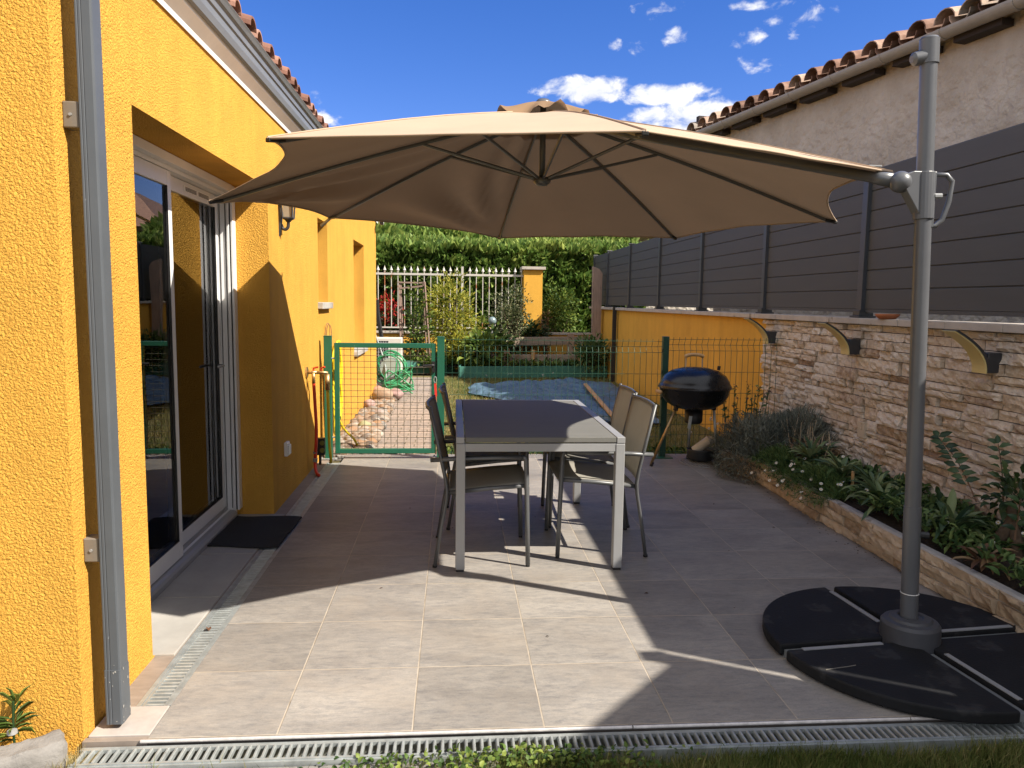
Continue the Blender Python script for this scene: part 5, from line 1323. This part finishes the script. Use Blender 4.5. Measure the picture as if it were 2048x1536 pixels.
sp = thing('sage_plant', 'upright leafy stems with dry flower heads in the corner by yellow wall', 'plant', (2.78,6.85,.05))
m = MB(); tips = []
for i in range(16):
    b = (2.72+random.uniform(-.16,.16),6.85+random.uniform(-.12,.12),.05); tpp = (b[0]+random.uniform(-.12,.12),b[1]+random.uniform(-.1,.1),random.uniform(.45,.72)); tips.append((b,tpp)); m.tube([b,tpp], .0028, 4)
part('stems', m, m_soft, sp)
P = []; D = []
for b,tpp in tips:
    for k in range(16):
        q = Vector(b).lerp(Vector(tpp), random.uniform(.15,1)); P.append(q); D.append((random.gauss(0,1),random.gauss(0,1),.6))
leaves('leaves', P, D, .05, .018, m_soft, sp)
P = [t_ for b,t_ in tips for k in range(7)]; leaves('flower_heads', np.array(P)+RNG.normal(0,.012,(len(P),3)), RNG.normal(0,1,(len(P),3)), .022, .012, M('dry_head', (.07,.045,.05), rough=.9), sp)
# daisies trailing over the rim
dz = thing('daisy_clump', 'fine leaved clump with small white daisies trailing over the planter rim', 'plant', (2.52,5.2,.17))
n = 8200; c0 = RNG.random(n); py = 4.72+1.25*RNG.random(n)
outw = RNG.beta(1.4,2.2,n)
hang = np.clip((outw-.45)*2,0,1)
px = 2.66-.27*outw; pz = .23+.03*RNG.random(n)-.15*hang*(1-np.abs(py-5.1)*.9)+.05*np.sin(py*9)*(1-hang)
P = np.stack([px,py,np.maximum(pz,.03)],1); D = np.stack([-.6+RNG.normal(0,.6,n),RNG.normal(0,.7,n),.5-1.0*hang+RNG.normal(0,.4,n)],1)
leaves('foliage', P, D, RNG.uniform(.025,.06,n), .006, m_soft, dz, T=BLADE_T, F=BLADE_F)
fl_ = MB()
ct = MB()
rr = random.Random(21)
def daisy(x,y,z,s=.011):
    nrm = Vector((-.6+rr.uniform(-.4,.4),-.4+rr.uniform(-.4,.4),.7)).normalized(); ax = nrm.orthogonal().normalized(); ay = nrm.cross(ax); c = Vector((x,y,z))
    for k in range(9):
        a = 2*PI*k/9; u = ax*math.cos(a)+ay*math.sin(a); w = ax*-math.sin(a)+ay*math.cos(a)
        fl_.add([c+u*s*.25-w*s*.16,c+u*s+nrm*.002-w*s*.24,c+u*s*1.15+nrm*.002,c+u*s+nrm*.002+w*s*.24,c+u*s*.25+w*s*.16],[(0,1,2,3,4)])
    ct.tube([c-nrm*.001,c+nrm*.003], s*.32, 7)
for i in range(30):
    o_ = rr.random(); h_ = max(0,(o_-.45)*2); y_ = 4.75+1.15*rr.random()
    daisy(2.64-.29*o_-.01, y_, .265-.15*h_)
for i in range(12): daisy(rr.uniform(2.55,3.0), rr.uniform(3.3,6.3), rr.uniform(.28,.38))
for i in range(9): daisy(rr.uniform(2.2,2.6), rr.uniform(6.6,7.0), rr.uniform(.15,.4))
part('petals', fl_, M('petal_white', (.75,.75,.72), rough=.6, trans=.2), dz); part('flower_centres', ct, M('petal_yellow', (.6,.4,.03), rough=.7), dz)
# ground cover in the planter
n = 5200; P = np.stack([rnd(n,2.55,3.05), 2.3+RNG.random(n)*4.2, .19+RNG.random(n)*.09],1)
P[:,2] += np.array([.05*mnoise.noise((a*4,b*4,1)) for a,b,_ in P]); keep = np.array([mnoise.noise((a*3,b*2.2,6)) > -.18 for a,b,_ in P]); P = P[keep]; n = len(P)
D = np.stack([RNG.normal(0,.8,n),RNG.normal(0,.8,n),np.full(n,.8)],1)
o = leaves('planter_ground_cover', P, D, RNG.uniform(.03,.09,n), RNG.uniform(.015,.035,n), m_soft); tag(o, 'dark small leaved ground cover between the planter plants', 'ground cover', kind='stuff')
# dry twigs
dt = thing('dry_twigs', 'bare pale dry twigs standing behind the rosettes by the stone wall', 'plant', (2.84,5.75,.2))
m = MB()
for i in range(26):
    b = Vector((2.82+rr.uniform(-.12,.12),5.72+rr.uniform(-.28,.28),.2)); tpv = b+Vector((rr.uniform(-.10,.10),rr.uniform(-.12,.12),rr.uniform(.18,.36)))
    m.tube([b,b.lerp(tpv,.5)+Vector((rr.uniform(-.02,.02),0,0)),tpv], [.004,.003,.0015], 4)
    if rr.random() < .6: m.tube([b.lerp(tpv,.55),tpv+Vector((rr.uniform(-.06,.06),rr.uniform(-.06,.06),-.02))], [.0025,.001], 4)
part('twigs', m, M('dry_twig', (.50,.40,.28), rough=.9), dt)
P = np.array([(2.82+rr.uniform(-.18,.18),5.72+rr.uniform(-.3,.3),.22+rr.uniform(0,.16)) for _ in range(260)]); leaves('dry_leaves', P, RNG.normal(0,1,(260,3)), .05, .012, m_brownl, dt)
# laurel saplings
def sapling(label, base, tip, n, L):
    t = thing('laurel_sapling', label, 'sapling', base, 'laurel saplings by the stone wall')
    b = Vector(base); e = Vector(tip); pts = bez([b,b.lerp(e,.5)+Vector((.02,.02,.03)),e],8)
    part('stem', MB().tube(pts, [.005-.003*i/16 for i in range(17)], 6), M('laurel_stem', (.16,.09,.05), rough=.7), t)
    P = []; D = []; ax = (e-b).normalized(); side = Vector((.81,-.59,0)).normalized()
    for k in range(n):
        q = b.lerp(e,.25+.75*k/(n-1))+Vector((0,0,.012*math.sin(PI*k/n))); s = 1 if k % 2 else -1
        P.append(q); D.append(side*s*1.0+ax*.5+Vector((-.15,-.2,rr.uniform(-.2,.15))))
    P.append(e); D.append(ax)
    leaves('leaves', P, D, [L*rr.uniform(.8,1.15) for _ in P], L*.52, leafmat('laurel_leaf'+label[:5], (.012,.034,.013),(.026,.062,.022),(.055,.10,.034),.12,.4), t, up=np.tile(np.array([-.5,-.7,.7]),(len(P),1))+RNG.normal(0,.2,(len(P),3)), smooth=True)
sapling('leaning laurel sapling with paired glossy leaves just right of the pole', (2.90,3.93,.38), (2.88,4.27,.68), 18, .070)
sapling('upright small laurel sapling nearer the right picture edge', (2.91,3.73,.36), (2.90,3.80,.73), 13, .058)
sapling('short laurel shoot beside the gnarled ficus root', (2.80,3.50,.30), (2.78,3.46,.52), 8, .06)
fr = thing('gnarled_root', 'gnarled brown ficus trunk with thick roots in the planter at right', 'plant', (2.85,3.60,.17))
part('trunk', MB().tube(bez([(2.85,3.60,.45),(2.86,3.61,.36),(2.84,3.62,.30),(2.80,3.68,.17)],5), [.022+.018*i/15 for i in range(16)], 8).tube(bez([(2.86,3.60,.36),(2.86,3.56,.28),(2.84,3.50,.16)],5), [.022+.016*i/10 for i in range(11)], 8).tube(bez([(2.86,3.61,.36),(2.90,3.60,.27),(2.92,3.58,.16)],5), [.02+.018*i/10 for i in range(11)], 8), m_bark, fr, smooth=True)
p, d, cc = clumpy(130, (2.86,3.62,.50), (.13,.15,.09), 14, .035); leaves('foliage', p, d, .055, .03, m_dk, fr)
timber('garden_stake', 'small flat wooden stake stuck in the planter soil', MB().box(2.70,2.716,4.875,4.90,.16,.335), m_lightwood, 'stake')

# ------------------------------------------------------------------ stones beside the path
def ico(sub):
    import bmesh
    b = bmesh.new(); bmesh.ops.create_icosphere(b, subdivisions=sub, radius=1)
    b.verts.ensure_lookup_table(); T = np.array([v.co[:] for v in b.verts]); F = [tuple(v.index for v in f.verts) for f in b.faces]; b.free(); return T, F
T2, F2 = ico(2)
m_peb = MC('river_pebble', [(0,(.085,.07,.06)),(.2,(.18,.13,.095)),(.4,(.26,.20,.15)),(.58,(.26,.15,.08)),(.72,(.29,.25,.205)),(.86,(.16,.15,.14)),(1,(.38,.335,.28))], rough=.75, bump=.3, bs=60, nvar=.12, ns=18)
def pebbles(name, P, S, sub=(T2,F2)):
    n = len(P); T = sub[0]*(1+.16*np.array([mnoise.noise((a*1.6,b*1.6,c*1.6)) for a,b,c in sub[0]]))[:,None]
    a = RNG.random(n)*2*PI; tl = RNG.normal(0,.25,n)
    X = np.stack([np.cos(a),np.sin(a),tl],1); X /= np.linalg.norm(X,axis=1,keepdims=True); Z = np.tile(np.array([0,0,1.]),(n,1)); Y = np.cross(Z,X); Y /= np.linalg.norm(Y,axis=1,keepdims=True); Z = np.cross(X,Y)
    return batch(name, T, sub[1], P, X, Y, Z, S, m_peb, None, None, True)
n = 1700; y = 7.22+5.2*RNG.random(n)**1.15; x = WX+.02+RNG.random(n)*(.40-.0*(y-7)); xr = -.80-.025*(y-7.2)
x = WX+.03+(xr-WX-.02)*RNG.random(n)
s = RNG.gamma(4,.0075,n)+.012; s = np.clip(s,.014,.065)
P = np.stack([x,y,-.03+s*.35+RNG.random(n)*.02],1); S = np.stack([s*RNG.uniform(1.0,1.5,n),s*RNG.uniform(.8,1.1,n),s*RNG.uniform(.55,.8,n)],1)
o = pebbles('pebbles', P, S); tag(o, 'rounded river pebbles between the yellow wall and the paved path', 'pebbles', kind='stuff')
rocks = [((-1.00,8.6,.03),(.10,.075,.06),'flat orange tan stone among the pebbles behind the gate'),((-1.03,11.0,.08),(.17,.10,.11),'big brown boulder lying before the hose reel wheel'),((-.86,11.35,.06),(.15,.11,.08),'pale grey boulder at the path edge under the green hose'),((-1.14,10.3,.04),(.10,.08,.07),'reddish stone close to the yellow wall foot'),((-.95,9.6,.02),(.09,.07,.05),'long brown stone halfway along the pebble bed'),((-1.05,7.75,.02),(.07,.055,.045),'grey rounded cobble low behind the gate frame'),((-1.15,11.6,.06),(.11,.09,.09),'dark stone against the wall behind the boulder'),((-.90,7.26,.0),(.085,.035,.03),'long flat pebble lying under the gate')]
for loc, sz, lab in rocks:
    o = pebbles('boulder', np.array([loc]), np.array([sz]), ico(3)); tag(o, lab, 'stone', 'larger stones in the pebble bed')
    o.data.materials[0] = M('boulder_'+lab[:6], (random.uniform(.26,.44),random.uniform(.20,.30),random.uniform(.13,.22)), rough=.8, var=.2, vs=14, bump=.5, bs=40)
n = 26; P = np.stack([rnd(n,-1.15,-.1),np.full(n,7.235),np.full(n,-.012)],1); S = np.stack([rnd(n,.02,.055),rnd(n,.015,.03),rnd(n,.012,.024)],1)
o = pebbles('threshold_pebbles', P, S); tag(o, 'row of half buried pebbles under the gate', 'pebbles', kind='stuff')
# ------------------------------------------------------------------ corner kerb, weed, edging
m_kerb = M('kerb_concrete', (.19,.18,.17), rough=.95, var=.2, vs=10, bump=.7, bs=80, bdist=.005)
def kerb(label, a, b, w, h, dz=0):
    mb = rough_box(MB(), a, b, w, h, dz-.07, .010, (18,8,8), -.012, a[0]*9); return single('kerb_stone', mb, m_kerb, label, 'kerb stone', 'grey edging stones', autos=50)
kerb('grey edging stone at the house corner, next to the drain', (-1.40,2.30), (-1.235,2.40), .10, .14, -.012)
kerb('grey edging stone in the bottom left picture corner', (-1.66,2.20), (-1.405,2.295), .10, .13, -.02)
o = pebbles('boulder', np.array([(-1.56,2.40,.01)]), np.array([(.11,.07,.05)]), ico(3)); tag(o, 'beige rounded stone behind the edging, against the yellow wall', 'stone'); o.data.materials[0] = M('beige_stone', (.42,.33,.24), rough=.85, bump=.4, bs=50)
single('screw_cap', MB().lathe([(0,.012),(.014,.010),(.016,0),(0,0)], (-1.385,2.385,.072), 12), m_silver, 'tiny grey metal cap where the two edging stones meet', 'cap')
for k, (xa, lab) in enumerate(((-1.12,'weathered grey paver below the drain near the house corner'),(-.80,'weathered grey paver below the drain, second from the house'),(-.48,'weathered grey paver below the drain, third and half under grass'),(-.16,'weathered grey paver below the drain, mostly under grass'))):
    single('edge_paver', MB().box(xa,xa+.312,2.16,2.326,-.14,-.030), m_kerb, lab, 'paver', 'pavers below the front drain', bev=.006)
wd_ = thing('garden_weed', 'small upright weed with narrow leaves against the yellow wall corner', 'weed', (-1.40,2.42,.02))
part('stem', MB().tube(bez([(-1.40,2.42,-.02),(-1.395,2.41,.08),(-1.385,2.40,.17)],6), .004, 5), m_soft, wd_)
P = []; D = []
for k in range(30):
    h = random.uniform(.03,.17); P.append((-1.395+.05*h,2.41,h)); a = random.uniform(0,2*PI); D.append((math.cos(a),math.sin(a)*.7,.35+.9*(h > .14)))
leaves("leaves", P, D, RNG.uniform(.05,.10,30), .0055, m_mid, wd_)

# ------------------------------------------------------------------ grass
m_grass = MC('grass_blade', [(0,(.055,.085,.018)),(.35,(.11,.15,.032)),(.6,(.22,.21,.07)),(1,(.42,.33,.15))], rough=.6, trans=.3, nvar=.15, ns=3)
def grass(name, label, n, xr, yr, z0, h, w, dry, mask=None):
    P = np.stack([rnd(n,*xr),rnd(n,*yr),np.full(n,z0)],1)
    if mask is not None: P = P[mask(P)]
    n = len(P); cl_ = np.array([mnoise.noise((a*1.3,b*1.3,2)) for a,b,_ in P]); cl2 = np.array([mnoise.noise((a*6,b*6,4)) for a,b,_ in P])
    D = np.stack([RNG.normal(0,.42,n),RNG.normal(0,.42,n),np.ones(n)],1)
    H = RNG.uniform(h*.5,h*1.25,n)*(1+.45*cl2)
    o = leaves(name, P, D, H, w, m_grass, T=BLADE_T, F=BLADE_F, roll=RNG.uniform(0,PI,n), shade=np.clip(dry+cl_*.35+cl2*.15+RNG.normal(0,.16,n),0,1)); return tag(o, label, 'grass', kind='stuff')
grass('front_grass', 'patchy green and dry grass in front of the drain', 60000, (-1.3,2.9), (1.95,2.345), -.060, .062, .0032, .46, lambda P: (P[:,1] < 2.318+.02*np.sin(P[:,0]*7)) & ~((P[:,0] > -1.15) & (P[:,0] < -.22) & (P[:,1] > 2.19-.05*np.sin(P[:,0]*9)) & (RNG.random(len(P)) < .95)))
grass('corner_dry_grass', 'dry straw tuft at the house corner by the drain', 900, (-1.30,-1.18), (2.30,2.40), -.068, .075, .0028, .95)
def lawn(P): return (P[:,0] > -.12-.03*(P[:,1]-7.2)) & (P[:,0] < 3.04)
grass('lawn_grass', 'dry yellow green lawn behind the mesh fence', 62000, (-.5,3.06), (7.24,15.0), -.066, .055, .007, .56, lawn)
n = 700; P = np.stack([rnd(n,-1.0,2.9),rnd(n,7.22,7.6),np.full(n,-.05)],1); P = P[(P[:,0] > -.15)]; n = len(P)
o = leaves('fence_weeds', P, np.stack([RNG.normal(0,.7,n),RNG.normal(0,.7,n),np.ones(n)],1), RNG.uniform(.04,.10,n), .028, m_mid); tag(o, 'bright leafy weeds along the foot of the mesh fence', 'weeds', kind='stuff')
# clover patches and leaf litter
n = 520; P = np.stack([RNG.normal(.28,.22,n),rnd(n,2.24,2.345),np.full(n,-.028)+RNG.random(n)*.03],1)
P2 = np.stack([RNG.normal(-.25,.10,120),rnd(120,2.26,2.34),np.full(120,-.045)+RNG.random(120)*.03],1); P = np.concatenate([P,P2]); n = len(P)
o = leaves('clover_patch', P, np.stack([RNG.normal(0,.8,n),RNG.normal(-.2,.8,n),np.full(n,.7)],1), RNG.uniform(.012,.026,n), .016, m_mid); tag(o, 'clover and small weeds growing over the drain edge', 'clover', kind='stuff')
lit = [(-.30,5.25),(-.12,4.60),(.0,4.75),(.55,5.0),(.98,3.62),(1.35,3.42),(-.35,3.75),(.42,3.15),(1.62,4.25),(2.1,4.7),(1.9,5.3)]
P = np.array([(a,b,.004) for a,b in lit]+[(2.46-abs(rr.gauss(0,.07)),rr.uniform(4,6.3),.003) for _ in range(90)]+[(-1.06,3.28,.002),(-1.03,4.5,.012)]); n = len(P)
a = RNG.random(n)*2*PI; sz = np.concatenate([RNG.uniform(.009,.022,len(lit)),RNG.uniform(.006,.015,90),[.045,.05]])
o = leaves('leaf_litter', P, np.stack([np.cos(a),np.sin(a),np.full(n,.12)],1), sz, sz*.5, MC('litter', [(0,(.03,.018,.012)),(1,(.16,.075,.04))], rough=.9)); tag(o, 'scattered dry leaf bits and specks on the tiles', 'leaf litter', kind='stuff')

# ------------------------------------------------------------------ sun, sky, camera
EL = math.radians(43.7); AZ = math.atan2(.883,-.47)       # azimuth from +Y towards +X
SD = Vector((math.sin(AZ)*math.cos(EL), math.cos(AZ)*math.cos(EL), math.sin(EL)))
ld = bpy.data.lights.new('sun', 'SUN'); ld.energy = 4.7; ld.angle = math.radians(.53); ld.color = (1,.915,.79)
lo = bpy.data.objects.new('sun', ld); link(lo); lo.rotation_euler = (-SD).to_track_quat('-Z','Y').to_euler()
W_ = bpy.data.worlds.new('World'); SC.world = W_; W_.use_nodes = True
nt = W_.node_tree; N = nt.nodes; L = nt.links; bg = N['Background']
sk = N.new('ShaderNodeTexSky'); sk.sky_type = 'NISHITA'; sk.sun_disc = False; sk.sun_elevation = EL; sk.sun_rotation = AZ; sk.altitude = 300; sk.air_density = 1.0; sk.dust_density = .25; sk.ozone_density = 2.2
hs = N.new('ShaderNodeHueSaturation'); hs.inputs['Saturation'].default_value = 1.33; L.new(sk.outputs[0], hs.inputs['Color'])
wb = N.new('ShaderNodeVectorMath'); wb.operation = 'MULTIPLY'; wb.inputs[1].default_value = (.62,.56,.82); L.new(hs.outputs[0], wb.inputs[0])
def mth(op, a, b_=None, c=None, clamp=False):
    n = N.new('ShaderNodeMath'); n.operation = op; n.use_clamp = clamp
    for i, q in enumerate((a, b_, c)):
        if q is None: continue
        if isinstance(q, (int, float)): n.inputs[i].default_value = q
        else: L.new(q, n.inputs[i])
    return n.outputs[0]
tc = N.new('ShaderNodeTexCoord'); sp = N.new('ShaderNodeSeparateXYZ'); L.new(tc.outputs['Generated'], sp.inputs[0])
az = mth('ARCTAN2', sp.outputs[0], sp.outputs[1]); el = mth('ARCSINE', sp.outputs[2])
cv = N.new('ShaderNodeCombineXYZ'); L.new(mth('MULTIPLY', az, 1.0), cv.inputs[0]); L.new(mth('MULTIPLY', el, 1.5), cv.inputs[1])
def nz(s, det, r=.55, dist=0):
    n = N.new('ShaderNodeTexNoise'); n.inputs['Scale'].default_value = s; n.inputs['Detail'].default_value = det; n.inputs['Roughness'].default_value = r; n.inputs['Distortion'].default_value = dist
    L.new(cv.outputs[0], n.inputs['Vector']); return n.outputs['Fac']
n1 = nz(26, 9, .58, .3); n2 = nz(9, 4)
CLOUDS = [(0.1673, 0.2606, 0.0735, 0.017, 1.1), (0.2637, 0.2539, 0.0664, 0.0146, 0.95), (0.3, 0.257, 0.0358, 0.0089, 0.5), (0.3073, 0.224, 0.071, 0.0261, 1.15), (0.401, 0.2267, 0.083, 0.0188, 1.0), (0.2462, 0.2276, 0.0368, 0.0149, 0.9), (0.3566, 0.3107, 0.0265, 0.0095, 0.45), (0.2737, 0.3113, 0.0133, 0.016, 0.5), (0.4238, 0.3221, 0.0383, 0.0152, 0.45), (0.3864, 0.3428, 0.0447, 0.0081, 0.6), (0.2281, 0.3055, 0.0135, 0.0087, 0.4), (0.2002, 0.309, 0.0111, 0.0065, 0.35), (0.2541, 0.3466, 0.0242, 0.0083, 0.2), (0.1956, 0.2556, 0.0249, 0.008, 0.9), (-0.1787, 0.2437, 0.0203, 0.0111, 0.45), (-0.1582, 0.218, 0.0206, 0.0114, 0.45), (0.3754, 0.2802, 0.0229, 0.0086, 0.2), (0.3259, 0.2107, 0.0472, 0.0171, 1.2), (1.6, 0.6, 0.25, 0.08, 1.1), (-1.4, 0.5, 0.3, 0.1, 1.0), (2.6, 0.4, 0.4, 0.1, 1.1), (-2.6, 0.7, 0.3, 0.12, 1.0)]
acc = None
for (ca, ce, wa, we, amp) in CLOUDS:
    dx = mth('MULTIPLY', mth('SUBTRACT', az, ca), 1/wa); dy = mth('MULTIPLY', mth('SUBTRACT', el, ce), 1/we)
    m_ = mth('MULTIPLY', mth('SUBTRACT', 1, mth('ADD', mth('MULTIPLY', dx, dx), mth('MULTIPLY', dy, dy))), amp)
    acc = m_ if acc is None else mth('MAXIMUM', acc, m_)
# cloud cover added outside the view to brighten the shaded surfaces
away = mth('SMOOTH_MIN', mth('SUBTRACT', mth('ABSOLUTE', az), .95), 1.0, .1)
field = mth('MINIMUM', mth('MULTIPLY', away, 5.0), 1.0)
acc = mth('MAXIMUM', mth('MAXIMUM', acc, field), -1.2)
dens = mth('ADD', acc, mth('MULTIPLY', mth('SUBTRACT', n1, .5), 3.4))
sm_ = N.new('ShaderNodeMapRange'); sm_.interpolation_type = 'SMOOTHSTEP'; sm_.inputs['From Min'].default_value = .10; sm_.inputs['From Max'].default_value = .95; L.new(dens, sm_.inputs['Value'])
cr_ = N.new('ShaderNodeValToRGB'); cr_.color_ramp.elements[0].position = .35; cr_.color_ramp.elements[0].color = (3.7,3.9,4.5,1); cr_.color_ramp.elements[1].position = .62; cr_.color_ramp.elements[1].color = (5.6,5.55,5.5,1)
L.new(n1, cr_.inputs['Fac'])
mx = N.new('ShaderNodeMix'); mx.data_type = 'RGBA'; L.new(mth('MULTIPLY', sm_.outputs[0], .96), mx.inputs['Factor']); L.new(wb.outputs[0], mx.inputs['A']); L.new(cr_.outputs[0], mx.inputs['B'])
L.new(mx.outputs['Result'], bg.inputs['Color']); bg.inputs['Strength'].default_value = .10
cd = bpy.data.cameras.new('camera'); cd.sensor_width = 36; cd.lens = 36*1523/2048; cd.clip_start = .05; cd.clip_end = 2000
co = bpy.data.objects.new('camera', cd); link(co); SC.camera = co
yaw, pit, roll = .0769, .108, .0136
fw = Vector((math.sin(yaw)*math.cos(pit), math.cos(yaw)*math.cos(pit), -math.sin(pit))); rt = Vector((math.cos(yaw), -math.sin(yaw), 0)); up = rt.cross(fw)
R_ = rt*math.cos(roll)+up*math.sin(roll); U_ = up*math.cos(roll)-rt*math.sin(roll)
co.matrix_world = Matrix(((R_.x,U_.x,-fw.x,0),(R_.y,U_.y,-fw.y,0),(R_.z,U_.z,-fw.z,3.2226*.45),(0,0,0,1)))
SC.view_settings.view_transform = 'Standard'; SC.view_settings.look = 'None'; SC.view_settings.exposure = 1.12; SC.view_settings.gamma = 1
SC.render.engine = 'CYCLES'
SC.cycles.max_bounces = 8; SC.cycles.diffuse_bounces = 4; SC.cycles.glossy_bounces = 4; SC.cycles.transparent_max_bounces = 12; SC.cycles.transmission_bounces = 6
SC.cycles.caustics_reflective = False; SC.cycles.caustics_refractive = False; SC.cycles.use_denoising = True; SC.cycles.sample_clamp_indirect = 6
